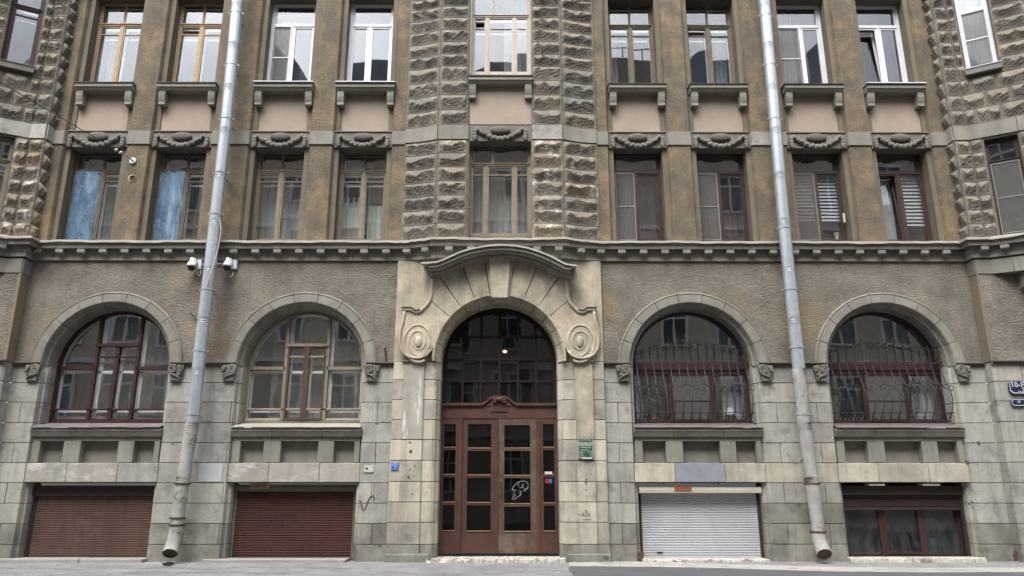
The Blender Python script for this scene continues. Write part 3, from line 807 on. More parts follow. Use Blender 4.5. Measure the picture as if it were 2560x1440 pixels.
def room(x0, x1, z0, z1, y0, y1, m, par):
    mb = MB().box(x0, x1, y0, y1, z0, z1)
    mb.f = [f[::-1] for f in mb.f if not all(abs(mb.v[i][1]-y0) < 1e-6 for i in f)]; mb.m = [0]*len(mb.f)
    return build('room_interior', mb, m, par)
def rect_window(x0, x1, z0, z1, Y, mt, ft=.235, g='glass_mid', fw=.055, sw=.035, split_top=True, vent=(), mull=.5, inner=None, cur=None, cury=.32,
                blind=None, film=None, net=None, three=False, open_vent=None, roomm='room', tilt_sash=False, half=None, vent_h=.13, single=False):
    zt = z1 - (z1-z0)*ft
    xm = x0 + (x1-x0)*mull
    w = MB()
    bars(w, x0, x1, z0, z1, fw, Y, Y+.09)
    w.box(x0+fw, x1-fw, Y-.012, Y+.085, zt-.038, zt+.022)
    if mt is not M['pvc_white'] and mt is not M['pvc_brown'] and mt is not M['pvc_maroon']:
        w.box(x0+fw*.6, x1-fw*.6, Y-.035, Y+.01, zt+.010, zt+.028)     # little drip moulding on the transom
    cols = [x0+fw] + ([] if single else [xm] if not three else [x0+(x1-x0)*.27, x0+(x1-x0)*.73]) + [x1-fw]
    for c in cols[1:-1]: w.box(c-.032, c+.032, Y-.006, Y+.086, z0+fw, zt-.038)
    win = build('window', w, mt, building)
    G = M[g]
    # top lights
    tops = ([x0+fw] + [xm, x1-fw]) if (split_top and not three) else ([x0+fw, x0+(x1-x0)*.38, x1-fw] if three else [x0+fw, x1-fw])
    for a, b in zip(tops[:-1], tops[1:]):
        s = MB(); bars(s, a+.004, b-.004, zt+.024, z1-fw-.004, sw*.7, Y+.012, Y+.06); build('sash', s, mt, win)
        pane(a+sw*.6, b-sw*.6, zt+.024+sw*.6, z1-fw-sw*.6, Y+.035, G, win)
    # casements
    for k, (a, b) in enumerate(zip(cols[:-1], cols[1:])):
        a2, b2 = a+(.034 if k else .004), b-(.034 if k < len(cols)-2 else .004)
        za, zb = z0+fw+.004, zt-.042
        s = MB(); bars(s, a2, b2, za, zb, sw, Y+.008, Y+.058)
        zv = zb - (zb-za)*vent_h
        if k in vent: s.box(a2+sw, b2-sw, Y+.008, Y+.055, zv-.014, zv+.014)
        build('sash', s, mt, win)
        if film == k:
            nx, nz = 14, 24; f = MB(); r = random.Random(int(x0*100))
            nzf = smooth_noise(int(x0*100)+5)
            f.grid([[(a2-.01+(b2-a2+.02)*i/nx, Y-.026-.016*nzf(i*.10, j*.03)-.008*sin(i*.8+j*.45), za-.03+(zb-za+.06)*j/nz) for i in range(nx+1)] for j in range(nz+1)])
            build('blue_film', f, M['blue_film'], win, smooth=True, label='blue plastic film stretched over the left casement')
            continue
        if net == k:
            n_ = MB(); n_.box(a2-.01, b2+.01, Y-.02, Y-.012, za, zb)
            fr = MB(); bars(fr, a2-.012, b2+.012, za-.004, zb+.004, .022, Y-.028, Y-.006); fr.box(a2, b2, Y-.026, Y-.006, (za+zb)/2-.012, (za+zb)/2+.012)
            build('screen_frame', fr, mt if mt is M['pvc_white'] else M['net'], win)
            if mt is not M['pvc_white']:
                build('insect_screen', n_, M['net_thin'], win)
            else: build('insect_screen', n_, M['net_thin'], win)
        if k in vent:
            pane(a2+sw*.8, b2-sw*.8, za+sw*.8, zv-.01, Y+.03, G, win)
            if open_vent == k:
                t = MB(); t.add([(a2+sw, Y+.02, zv+.014), (b2-sw, Y+.02, zv+.014), (b2-sw, Y-.10, zb-.03), (a2+sw, Y-.10, zb-.03)], [(0,1,2,3)])
                f = MB(); f.tube([(a2+sw, Y+.02, zv+.016), (b2-sw, Y+.02, zv+.016), (b2-sw, Y+.16, zb-.05), (a2+sw, Y+.16, zb-.05), (a2+sw, Y+.02, zv+.016)], .018, 4)
                build('open_vent_sash', f, mt, win)
            else: pane(a2+sw*.8, b2-sw*.8, zv+.01, zb-sw*.8, Y+.03, G, win)
        elif not (tilt_sash and k == 0):
            pane(a2+sw*.8, b2-sw*.8, za+sw*.8, zb-sw*.8, Y+.03, G, win)
        else:
            # sash tipped inwards
            f = MB(); tl = .20
            P = lambda x, z: (x, Y+.06+tl*(z-za)/(zb-za), z)
            for (p, q) in (((a2, za), (b2, za)), ((b2, za), (b2, zb)), ((b2, zb), (a2, zb)), ((a2, zb), (a2, za))):
                f.tube([P(*p), P(*q)], .038, 4)
            build('tilted_sash', f, mt, win)
            q = MB(); q.add([P(a2, za), P(b2, za), P(b2, zb), P(a2, zb)], [(0,1,2,3)]); build('glass_pane', q, G, win)
    if inner:
        mi = M[inner]; yi = Y+.20
        s = MB(); bars(s, x0+.01, x1-.01, z0+.02, z1-.02, .05, yi, yi+.05)
        s.box(x0+.06, x1-.06, yi, yi+.05, zt-.06, zt)
        for c in cols[1:-1]: s.box(c-.045, c+.045, yi, yi+.05, z0+.07, zt-.06)
        zv = zt-.06-(zt-z0)*vent_h
        for a, b in zip(cols[:-1], cols[1:]):
            s.box(a+.05, b-.05, yi+.003, yi+.045, zv-.018, zv+.018)
        build('inner_frame', s, mi, win)
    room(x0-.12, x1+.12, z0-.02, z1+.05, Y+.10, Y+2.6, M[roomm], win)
    if cur:
        for (m, a, b, c, d) in cur:
            cb = wavy(x0+(x1-x0)*a, x0+(x1-x0)*b, z0+(z1-z0)*c, z0+(z1-z0)*d, Y+cury, .025, 7*(b-a)+1, int(x0*50)+int(a*10))
            build('curtain', cb, M[m], win, smooth=True)
    if blind:
        a, b, c, d, n = blind
        for k in range(n):
            zz = z0+(z1-z0)*(c+(d-c)*(k+.5)/n)
            build('blind_band', MB().box(x0+(x1-x0)*a, x0+(x1-x0)*b, Y+.16, Y+.165, zz-.022, zz+.022), M['blind'], win)
    return win
def net_material():
    m = bpy.data.materials.new('thin_insect_screen'); m.use_nodes = True; nt = m.node_tree; nt.nodes.clear()
    out = nd(nt, 'ShaderNodeOutputMaterial'); tr = nd(nt, 'ShaderNodeBsdfTransparent'); df = nd(nt, 'ShaderNodeBsdfDiffuse')
    df.inputs[0].default_value = (.17, .165, .155, 1); mx = nd(nt, 'ShaderNodeMixShader'); mx.inputs[0].default_value = .30
    nt.links.new(tr.outputs[0], mx.inputs[1]); nt.links.new(df.outputs[0], mx.inputs[2]); nt.links.new(mx.outputs[0], out.inputs[0]); return m
M['net_thin'] = net_material()
def film_material(m):
    nt = m.node_tree; out = nt.nodes['Material Output']; b = nt.nodes['Principled BSDF']
    tr = nd(nt, 'ShaderNodeBsdfTransparent'); tr.inputs[0].default_value = (.42, .66, .92, 1)
    mx = nd(nt, 'ShaderNodeMixShader')
    g = nd(nt, 'ShaderNodeNewGeometry').outputs['Position']
    nt.links.new(ramp(nt, noise(nt, g, 1.6, 4, .6, (2, 2, .7)), .35, .7, (.38,.38,.38,1), (.75,.75,.75,1)), mx.inputs[0])
    nt.links.new(tr.outputs[0], mx.inputs[1]); nt.links.new(b.outputs[0], mx.inputs[2]); nt.links.new(mx.outputs[0], out.inputs[0])
film_material(M['blue_film'])
M['blue_bundle'] = mat('blue_bundle_cloth', (.06,.11,.17), (.09,.14,.20), sc=6, rough=.7)

UP = [dict(mt='wood_tan', vent=(0, 1), inner='white_wood', cur=[('curtain_pale', .0, .22, 0, 1)], cury=.6),
      dict(mt='wood_tan', vent=(0, 1), inner='white_wood', open_vent=0, cur=[('curtain_pale', .8, 1, 0, 1)], cury=.6),
      dict(mt='pvc_white', split_top=False, net=0, fw=.08, sw=.045, mull=.47, cur=[('curtain_pale', .0, .35, 0, 1)]),
      dict(mt='pvc_white', split_top=False, fw=.08, sw=.045, mull=.45),
      dict(mt='wood_old', vent=(0, 1), inner='white_wood', cur=[('curtain_pale', .0, .3, 0, 1)], cury=.7),
      dict(mt='wood_old', vent=(0, 1), inner='white_wood', open_vent=0, cur=[('curtain_pale', .75, 1, 0, 1)], cury=.7),
      dict(mt='pvc_white', split_top=False, net=0, fw=.08, sw=.045, mull=.53, cur=[('curtain_pale', .0, .5, 0, 1)]),
      dict(mt='pvc_white', split_top=False, fw=.08, sw=.045, mull=.52, tilt_sash=True, net=None)]
LO = [dict(mt='wood_old', vent=(1,), inner='white_wood', film=0, mull=.55, cur=[('curtain', .5, 1, 0, .72)], cury=.5),
      dict(mt='wood_old', vent=(1,), inner='white_wood', film=0, mull=.55, cur=[('curtain_red', .62, .9, 0, .70)], cury=.5),
      dict(mt='wood_grey', vent=(0, 1), inner='wood_cream', cur=[('curtain_pale', 0, 1, 0, .80), ('curtain_red', 0, .5, .62, .78)], cury=.5),
      dict(mt='wood_grey', vent=(0, 1), inner='white_wood', cur=[('curtain_green', 0, .5, .22, .55), ('curtain_green', .55, 1, .0, .46), ('curtain', .0, .5, .0, .22), ('curtain_red', 0, 1, .5, .75)], cury=.42),
      dict(mt='pvc_maroon', split_top=False, net=0, fw=.06, mull=.46, cur=[('curtain_red', .46, 1, .0, .78), ('curtain', 0, .5, 0, .78)], cury=.8),
      dict(mt='pvc_maroon', split_top=False, net=0, fw=.06, mull=.46, cur=[('curtain_red', .46, 1, .2, .78)], cury=.9),
      dict(mt='pvc_brown', split_top=False, net=0, fw=.06, mull=.49, blind=(.02, .98, .25, .80, 15)),
      dict(mt='pvc_brown', split_top=False, fw=.06, mull=.49, blind=(.5, .98, .20, .74, 14), tilt_sash=True, cur=[('curtain_pale', .0, .45, 0.02, .72)])]
for i, (x0, x1) in enumerate(OPEN):
    d = dict(UP[i]); d['mt'] = M[d['mt']]
    rect_window(x0+.002, x1-.002, Z3S+.02, Z3T, Y_FRAME, ft=.255, g='glass_up', **d)
    d = dict(LO[i]); d['mt'] = M[d['mt']]
    rect_window(x0+.002, x1-.002, Z2B-.06, Z2T+.06, Y_FRAME, ft=.235, g='glass_mid', **d)
# middle windows
rect_window(CWX0+.01, CWX1-.01, Z(187, -.05), Z(-62, -.05), -.05, M['wood_cream'], ft=.42, g='glass_up', three=True, vent=(0, 1, 2), inner='white_wood', open_vent=0, vent_h=.20,
            cur=[('curtain_pale', .55, 1, 0, 1)], cury=.7)
rect_window(CWX0+.01, CWX1-.01, Z(592, -.05), Z(358, -.05), -.05, M['wood_grey'], ft=.235, g='glass_mid', three=True, vent=(0, 1, 2), inner='wood_grey',
            cur=[('curtain_pale', .0, 1, 0, .78), ('curtain', .0, .3, 0, .78)], cury=.5)
for xa, xb in ((CWX0-.04, CWX0+.012), (CWX1-.012, CWX1+.04)):
    build('window_jamb', MB().box(xa, xb, YB+.004, .1, ZCT-.1, Z(352, YB)), M['wood_grey'], building)
    build('window_jamb', MB().box(xa, xb, YB+.004, .1, Z(184, YB), ZTOP), M['wood_cream'], building)
# bird spikes of reeds in a vase on one sill, small plant
v = MB()
reeds = None
xv, zv = X(2095, 598, .45), Z2B+.02
for k in range(7):
    a = -.5+k*.16
    v.tube([(xv, .5, zv), (xv+.13*sin(a), .5-.03*cos(a*3), zv+.26)], .006, 4)
tag(build('dry_reeds', v, M['sign_cream'], None), 'dry pale reed sticks behind the glass of the blind-covered brown window', 'reeds')

# side bay windows on the angled faces (built flat then turned)
def turned_window(side, s_a, s_b, z0, z1, mt, ft, **kw):
    before = set(bpy.data.objects)
    w = rect_window(0, s_b-s_a, z0, z1, .12, mt, ft=ft, **kw)
    px_, n_ = (XR+.37, XL-.37)[side < 0], None
    w.parent = building
    if side > 0:
        w.matrix_local = Matrix.Translation((XR+.37+s_a*cos(CA), -WING-s_a*sin(CA), 0)) @ Matrix.Rotation(-CA, 4, 'Z')
    else:
        w.matrix_local = Matrix.Translation((XL-.37-s_b*cos(CA), -WING-s_b*sin(CA), 0)) @ Matrix.Rotation(CA, 4, 'Z')
    return w
for side in (1, -1):
    # openings are lined with a box so the frames sit in a reveal
    mt3 = M['pvc_white'] if side > 0 else M['maroon_wood']
    turned_window(side, .20, .88, zw3+.06, Z(-70, YB), mt3, .42, g='glass_up', split_top=False, single=True, net=0 if side > 0 else None, fw=.08 if side > 0 else .07,
                  cur=[('curtain', 0, 1, 0, 1)] if side > 0 else None, vent=() if side > 0 else (0,), inner=None if side > 0 else 'white_wood', roomm='room')
    turned_window(side, .29, .97, Z(592, YB), Z(354, YB), M['wood_grey'] if side < 0 else M['shutter_dark'], .235, g='glass_mid', split_top=False, single=True,
                  inner='wood_cream' if side < 0 else None, net=0 if side > 0 else None, vent=(0,) if side < 0 else (), roomm='room_dark' if side > 0 else 'room')

# ---------------------------------------------------------------- cornice above the ground floor
CPATH = wing_path(-1)[:-1] + [(XL, 0.0), (BX0-.12, 0.0)] + [(x, y+.07) for x, y in BOWL[1:]] + [(x, y+.07) for x, y in BOWR[:-1]] + [(BX1+.12, 0.0), (XR, 0.0)] + wing_path(1)[1:]
CL = path_len(CPATH)
CT = CL[-1]
zf0, zf1 = Z(622, -.24), Z(607, -.24)
z_soff = zf0 + .015
def split_stones(name, s0, s1, step, prof, m, gap=.004):
    n = max(1, round((s1-s0)/step))
    for k in range(n):
        a, b = s0+(s1-s0)*k/n, s0+(s1-s0)*(k+1)/n
        mb = MB(); sweep_plan(mb, sub_path(CPATH, CL, a+gap, b-gap), prof)
        build(name, mb, m, building)
split_stones('cornice_block', 2.2, CT-2.2, .52, [(.215, zf0+.012), (.22, zf0+.085), (.245, zf0+.105), (.25, zf1), (-.2, zf1+.01), (-.2, zf0+.012)], M['dark_stone'])
zfr = Z(640, -.08)
split_stones('frieze_block', 2.2, CT-2.2, .50, [(.055, ZC0+.006), (.055, zfr-.004), (.075, zfr+.004), (.075, zf0+.008), (-.2, zf0+.008), (-.2, ZC0+.006)], M['cornice'])
mb = MB(); sweep_plan(mb, CPATH, [(.02, ZC0+.01), (.02, zf1-.01), (-.25, zf1-.01), (-.25, ZC0+.01)])
build('cornice_core', mb, M['mortar'], building)
# modillions
mo = MB(); mo.prism_yz([(-.207, zf0+.004), (-.20, zf0-.085), (-.06, zf0-.10), (-.05, zf0+.004)], -.088, .088)
mom = mesh_of('modillion', mo, M['cornice'], bevel=.005)
s = 2.35
k = 0
while s < CT-2.3:
    (x, y), nrm = path_pt(CPATH, CL, s)
    (xa, ya), na = path_pt(CPATH, CL, s-.12); (xb, yb), nb = path_pt(CPATH, CL, s+.12)
    if na[0]*nb[0]+na[1]*nb[1] > .8:
        place('modillion', mom, (x, y, 0), building, rotz=atan2(nrm[0], -nrm[1]))
    s += .505
# wavy drip sheet
mb = MB(); npt = 260
top = []; bot = []; back = []
for i in range(npt+1):
    s = 2.0 + (CT-4.0)*i/npt
    (x, y), _ = path_pt(CPATH, CL, s)
sub = sub_path(CPATH, CL, 2.0, CT-2.0)
# resample
SL = path_len(sub); pts = [path_pt(sub, SL, SL[-1]*i/npt)[0] for i in range(npt+1)]
pts = sorted(set(pts) | set(sub[1:-1]), key=lambda p: min((SL[j] + hypot(p[0]-sub[j][0], p[1]-sub[j][1]) for j in range(len(sub)-1)
             if abs(hypot(p[0]-sub[j][0], p[1]-sub[j][1]) + hypot(p[0]-sub[j+1][0], p[1]-sub[j+1][1]) - (SL[j+1]-SL[j])) < 1e-6), default=0))
o1, o2, o3 = offset_path(pts, .275), offset_path(pts, .285), offset_path(pts, -.02)
wv = lambda i: .007*sin(i*.21)+.006*sin(i*.53+1)+.005*sin(i*1.3)
r0 = [(p[0], p[1], zf1-.012+wv(i)) for i, p in enumerate(o1)]
r1 = [(p[0], p[1], zf1+.040+wv(i)*.8) for i, p in enumerate(o2)]
r2 = [(p[0], p[1], zf1+.135) for i, p in enumerate(o3)]
mb.grid([r0, r1, r2]); mb.grid([[(a, b+.004, c) for a, b, c in r0], r0])
build('drip_sheet', mb, M['flash'], building)

# ---------------------------------------------------------------- arched windows: geometry
ARCH = []
for a, b in ((75, 452), (564, 941), (1548, 1922), (2039, 2416)):
    xa, xb = X(a, 908, -.06), X(b, 908, -.06)
    ARCH.append(((xa+xb)/2, (xb-xa)/2))
RO = sum(r for _, r in ARCH)/4
R1, R2 = RO-.245, RO-.35
YR = .40
ZA = Z(731, -.06) - RO            # true centre height of the arches
ZJ = [Z(y, 0.0) for y in (908, 957, 1006, 1057, 1107, 1157, 1207, 1258, 1309, 1361)] + [GROUND-.05]
DX = (X(1107, 905, .4)+X(1390, 905, .4))/2     # portal centre line
PXL, PXR = X(985, 905, -.06), X(1509, 905, -.06)

# plaster field above the springing, holes for the arches
def plaster_field(x0, x1, arches, z0, z1, y):
    mb = MB(); cur = x0
    for xc, r in arches:
        mb.add([(cur,y,z0),(xc-r,y,z0),(xc-r,y,z1),(cur,y,z1)], [(0,1,2,3)])
        n = 40
        for k in range(n):
            a, b = pi-pi*k/n, pi-pi*(k+1)/n
            p, q = (xc+r*cos(a), ZA+r*sin(a)), (xc+r*cos(b), ZA+r*sin(b))
            mb.add([(p[0],y,p[1]),(q[0],y,q[1]),(q[0],y,z1),(p[0],y,z1)], [(0,1,2,3)])
            mb.add([(p[0],y,p[1]),(q[0],y,q[1]),(q[0],y+.2,q[1]),(p[0],y+.2,p[1])], [(0,3,2,1)])
        cur = xc+r
    mb.add([(cur,y,z0),(x1,y,z0),(x1,y,z1),(cur,y,z1)], [(0,1,2,3)])
    return mb
RH = RO-.02
build('plaster_wall', plaster_field(XL, PXL+.15, [(ARCH[0][0], RH), (ARCH[1][0], RH)], ZJ[0]-.02, ZC0+.03, 0.0), M['plaster'], building)
build('plaster_wall', plaster_field(PXR-.15, XR, [(ARCH[2][0], RH), (ARCH[3][0], RH)], ZJ[0]-.02, ZC0+.03, 0.0), M['plaster'], building)
# side bays at ground floor: plaster returns and faces
for side in (1, -1):
    xr = XR if side > 0 else XL
    mb = MB().prism_xy([(xr, 0.06), (xr, -WING+.02), (xr+side*.02, -WING), (xr+side*3.0, -WING), (xr+side*3.0, .06)], ZJ[0]-.02, Z(672, -WING))
    build('plaster_wall', mb, M['plaster'], building)
    # smooth orange-stained corner strip
    mb = MB().prism_xy([(xr-side*.012, -.02), (xr-side*.012, -WING-.008), (xr+side*.05, -WING-.008), (xr+side*.05, -WING+.02), (xr+side*.02, -.02)], ZJ[0], Z(684, -WING))
    build('corner_strip', mb, M['corner'] if 'corner' in M else M['pier'], building)
    # plain stone band and the corbel under the angled bay
    P = wing_path(side); L = path_len(P); tot = L[-1]
    def SS(a, b): return sorted((a, b)) if side > 0 else sorted((tot-a, tot-b))
    zb0, zb1 = Z(683, -WING), Z(648, -WING)
    for a, b in ((0, .32), (.32, 1.12), (1.12, 2.6)):
        s0, s1 = SS(a+.004, b-.004)
        mb = MB(); sweep_plan(mb, sub_path(P, L, s0, s1), [(.02, zb0), (.02, zb1+.0), (-.05 if a < .3 else -.3, zb1), (-.05 if a < .3 else -.3, zb0)])
        build('band_block', mb, M['grey_stone'], building)
    c0 = xr+side*.93
    mb = MB()
    mb.prism_yz([(-.9, zb0-.01), (-.86, zb0-.22), (-.80, zb0-.24), (-.76, zb0-.30), (-WING+.02, zb0-.36), (-WING+.02, zb0-.01)], c0, c0+side*2.0)
    build('bay_corbel', mb, M['grey_stone'], building)

# arch stones
def arch_stone(xc, a0, a1, prof, m, name='voussoir', n=5, zc=None):
    """prof: closed list of (radius, y)"""
    zc = ZA if zc is None else zc
    mb = MB(); k = len(prof); vs = []
    for i in range(n+1):
        a = a0+(a1-a0)*i/n
        for r, y in prof: vs.append((xc+r*cos(a), y, zc+r*sin(a)))
    fs = [(i*k+j, i*k+(j+1)%k, (i+1)*k+(j+1)%k, (i+1)*k+j) for i in range(n) for j in range(k)]
    fs += [tuple(range(k-1,-1,-1)), tuple(n*k+j for j in range(k))]
    ar = sum(prof[i][0]*prof[(i+1)%k][1]-prof[(i+1)%k][0]*prof[i][1] for i in range(k))
    if ar < 0: fs = [f[::-1] for f in fs]
    mb.add(vs, fs)
    return build(name, mb, m, building)
PROF = [(RO+.012, .05), (RO+.012, -.035), (RO-.02, -.075), (RO-.045, -.06), (RO-.05, -.068), (R1+.02, -.068), (R1, -.05), (R1-.045, .07), (R2+.02, .085), (R2, .20), (R2, YR+.05), (R2+.06, YR+.05)]
def inset(prof, d):
    cy = sum(p[1] for p in prof)/len(prof)
    return [(RO-.02, .06), (RO-.02, .0), (R1+.03, .0), (R2+.03, .23), (R2+.03, YR+.04), (RO-.02, YR+.04)]
for xc, _ in ARCH:
    arch_stone(xc, 0, pi, inset(PROF, .02), M['mortar'], 'arch_core', 36)
    for k in range(9):
        arch_stone(xc, pi*k/9+.0042, pi*(k+1)/9-.0042, PROF, M['archivolt'])
    # impost block closing the ring foot between springing and impost line
    for sx in (-1, 1):
        if ZA - ZJ[0] > .01:
            pl = [(xc+sx*r, y) for r, y in PROF]
            build('voussoir', MB().prism_xy(pl, ZJ[0]+.004, ZA-.002), M['archivolt'], building)

# ---------------------------------------------------------------- ashlar piers
def ashlar(poly, z0, z1, m=None, dy=True):
    if m is None: m = M['ashlar']
    if m is M['ashlar']:
        q = rnd.random(); east = poly[0][0] > 2
        if q < (.10 if east else .015): m = M['portal_block']
        elif q > .98: m = M['base_stone']
    d = rnd.uniform(-.004, .004) if dy else 0
    return build('ashlar_block', MB().prism_xy([(x, y+(d if y < .3 else 0)) for x, y in poly], z0+.0065, z1-.0065), m, building, bevel=.005)
def jamb_l(xc):   # right-hand edge of the pier left of an arch: list from front to back
    return [(xc-R1+.0, 0.0), (xc-R1+.045, .10), (xc-R2-.02, .115), (xc-R2, .20), (xc-R2, YR+.12)]
def jamb_r(xc):
    return [(xc+R1, 0.0), (xc+R1-.045, .10), (xc+R2+.02, .115), (xc+R2, .20), (xc+R2, YR+.12)]
def course_mat(k):
    return M['base_stone'] if k >= 8 else M['ashlar']
special = {}
def pier_courses(left, right, splitsA, splitsB, tag_):
    """left/right: outline lists (front to back) of the two ends"""
    xl, xr = left[0][0], right[0][0]
    # core behind the joints
    xa, xb = left[-1][0], right[-1][0]
    core = [(xl, .03)] + [(x+ (-.008 if x < xl or True else 0)*0, y+.02) for x, y in left[1:]] + [(x, y+.02) for x, y in right[1:]][::-1] + [(xr, .03)]
    build('pier_core', MB().prism_xy([(min(max(x, xa+.006), xb-.006), min(y, YR+.1)) for x, y in core], ZJ[-1], ZJ[0]-.01), M['mortar'], building)
    for k in range(len(ZJ)-1):
        z1, z0 = ZJ[k], ZJ[k+1]
        sp = splitsB if k % 2 == 0 and k > 0 and k < 9 else splitsA
        if k == 9 or k == 8 and False: sp = splitsA
        xsx = [xl] + [xl+(xr-xl)*t for t in sp] + [xr]
        for i in range(len(xsx)-1):
            a, b = xsx[i], xsx[i+1]
            poly = []
            if i == 0: poly += left[::-1]
            else: poly += [(a+.006, YR), (a+.006, 0.0)]
            if i == len(xsx)-2: poly += right
            else: poly += [(b-.006, 0.0), (b-.006, YR)]
            ashlar(poly, z0, z1, special.get((tag_, k, i), course_mat(k)))
special[(1, 5, 1)] = M['repair']
special[(4, 7, 0)] = M['base_stone']
AX = [a[0] for a in ARCH]
pier_courses([(XL+.0, 0.0), (XL, YR)], jamb_l(AX[0]), [], [.5], 0)
pier_courses(jamb_r(AX[0]), jamb_l(AX[1]), [], [.46, .97], 1)
special[(1, 5, 1)] = M['repair']
pier_courses(jamb_r(AX[1]), [(PXL+.01, 0.0), (PXL+.01, YR)], [], [.48], 2)
pier_courses([(PXR-.01, 0.0), (PXR-.01, YR)], jamb_l(AX[2]), [], [.5], 3)
pier_courses(jamb_r(AX[2]), jamb_l(AX[3]), [], [.22, .80], 4)
pier_courses(jamb_r(AX[3]), [(XR, 0.0), (XR, YR)], [], [], 5)
# the white repaired block on the pier by the left downpipe
xw0, xw1 = X(497, 1180, 0), X(563, 1180, 0)
build('repaired_slab', MB().box(xw0, xw1-.06, -.012, .05, Z(1205, 0), Z(1159, 0)), M['repair'], building, bevel=.005)
# side bay ashlar
for side in (1, -1):
    xr = XR if side > 0 else XL
    for k in range(len(ZJ)-1):
        sp = [0, 1.15, 3.0] if k % 2 else [0, .62, 1.7, 3.0]
        for i in range(len(sp)-1):
            a, b = xr+side*(sp[i]+(.006 if i else 0)), xr+side*(sp[i+1]-.006)
            poly = [(a, .03), (a, -WING+ (.05 if i == 0 else 0))] + ([(a+side*.06, -WING)] if i == 0 else []) + [(b, -WING), (b, .03)]
            mm = M['repair'] if (side > 0 and k in (5, 6) and i == 1) else (M['portal_block'] if (side > 0 and k == 4 and i == 1) else course_mat(k))
            ashlar(poly, ZJ[k+1], ZJ[k], mm)

# impost moulding and scroll capitals
ip = [(-.02, .035), (-.055, .03), (-.085, .045), (-.10, .05), (-.10, .068), (.02, .085), (.06, .085), (.06, -.03), (-.02, -.03)]
def impost(xa, xb, y0=0.0):
    build('impost_moulding', MB().prism_yz([(y0+a, ZJ[0]-.055+b) for a, b in ip], xa, xb), M['dark_stone'], building)
impost(XL, AX[0]-R1-.01); impost(AX[0]+R1+.01, AX[1]-R1-.01); impost(AX[1]+R1+.01, PXL)
impost(PXR, AX[2]-R1-.01); impost(AX[2]+R1+.01, AX[3]-R1-.01); impost(AX[3]+R1+.01, XR)
impost(XR, XR+3, -WING); impost(XL-3, XL, -WING)
def scroll_pts(cx, cz, r0, r1_, a0, turns, n=36, y=0.0, sx=1):
    out = []
    for i in range(n+1):
        t = i/n; a = a0 + turns*2*pi*t; r = r0+(r1_-r0)*t
        out.append((cx+sx*r*cos(a), y, cz+r*sin(a)))
    return out
cp = MB()
cp.prism_xz([(-.165, .0), (.165, .0), (.16, -.10), (.12, -.22), (.115, -.35), (-.115, -.35), (-.12, -.22), (-.16, -.10)], -.045, .05)
cp.tube(scroll_pts(-.07, -.10, .095, .012, .8, 2.0, 40, -.07), [.026]*20+[.020]*21, 6)
cp.tube([(-.16, -.06, -.17), (-.06, -.07, -.215), (.03, -.07, -.25), (.10, -.065, -.31)], [.022, .026, .022, .012], 6)
for k in range(5):
    a = -.25+k*.42
    cp.ell((.065+.055*cos(a), -.06, -.10+.07*sin(a)-.02), .052, .035, .02, 8, 5, a)
for k in range(3):
    cp.ell((.09-.02*k, -.055, -.20-.03*k), .045, .03, .018, 8, 5, -.7)
cap_r = mesh_of('scroll_capital', cp, M['dark_stone'], smooth=False)
cl = MB(); cl.v = [(-x, y, z) for x, y, z in cp.v]; cl.f = [f[::-1] for f in cp.f]; cl.m = cp.m[:]
cap_l = mesh_of('scroll_capital', cl, M['dark_stone'])
for xc in AX:
    place('scroll_capital', cap_r, (xc+R1+.155, -.03, ZJ[0]-.055), building)
    place('scroll_capital', cap_l, (xc-R1-.155, -.03, ZJ[0]-.055), building)

# ---------------------------------------------------------------- wall under the arched windows, basement openings
ZW0 = Z(1057, YR)                                    # bottom of arched windows
def under_window(i, sheet, lint):
    xc = AX[i]; a, b = xc-R2, xc+R2
    a1, b1 = xc-R1-.0, xc+R1+.0
    zs_t, zs_b = Z(1069, -.10), Z(1091, -.06)
    js = [a-.055] + [a+(b-a)*t for t in (.295, .705)] + [b+.055]
    for k in range(3):
        xa, xb = js[k]+(.004 if k else 0), js[k+1]-(.004 if k < 2 else 0)
        xs0, xs1 = xa-(.03 if k == 0 else 0), xb+(.03 if k == 2 else 0)
        build('sill_stone', MB().prism_yz([(-.085, zs_t-.005), (-.085, zs_t-.07), (-.07, zs_t-.085), (-.02, zs_b), (.40, zs_b), (.40, zs_t-.005)], xs0, xs1), M['archivolt'], building)
        build('sill_stone', MB().box(xa, xb, .035, .45, Z(1102, .03), zs_b-.005), M['grey_stone'], building)
        # lintel over the basement opening
        build('lintel_block', MB().box(xa-(.03 if k == 0 else 0), xb+(.03 if k == 2 else 0), .012+rnd.uniform(0, .006), .45, Z(1206, .01)+.005, Z(1157, .01)-.005), lint[k], building, bevel=.008)
    za, zb = Z(1157, .03), Z(1102, .03)
    build('panel_back', MB().box(a-.02, b+.02, .22, .45, za-.02, zb+.02), lint[3] if len(lint) > 3 else M['grey_stone'], building)
    W = b-a
    for t0, t1 in ((-.02, .045), (.235, .375), (.68, .81), (.975, 1.02)):
        build('panel_post', MB().prism_yz([(.035, zb-.002), (.035, za+.004), (.30, za+.004), (.30, zb-.002)], a+W*t0, a+W*t1), M['archivolt'], building, bevel=.01)
    # sheet metal on the sill
    s = MB(); nn = 14; y0, y1 = -.125, YR+.02
    zt = Z(1060, 0)
    def row(y, z, w): return [(a-.075+(b-a+.15)*k/nn if y < .05 else a+(b-a)*k/nn, y, z+w*rnd.uniform(-1, 1)) for k in range(nn+1)]
    ra, rb = row(y0, zs_t+.0, .006), row(y0, zs_t+.016, .004)
    s.grid([ra, rb, [(a+(b-a)*k/nn, y1, ZW0-.005) for k in range(nn+1)]])
    build('sill_sheet', s, sheet, building)
A_ = M['ashlar']
under_window(0, M['flash_pink'], [M['lintel'], M['lintel'], A_])
under_window(1, M['flash_cream'], [M['lintel'], M['lintel'], M['lintel']])
under_window(2, M['flash_pink'], [M['portal_block'], M['repair_blue'], M['portal_block']])
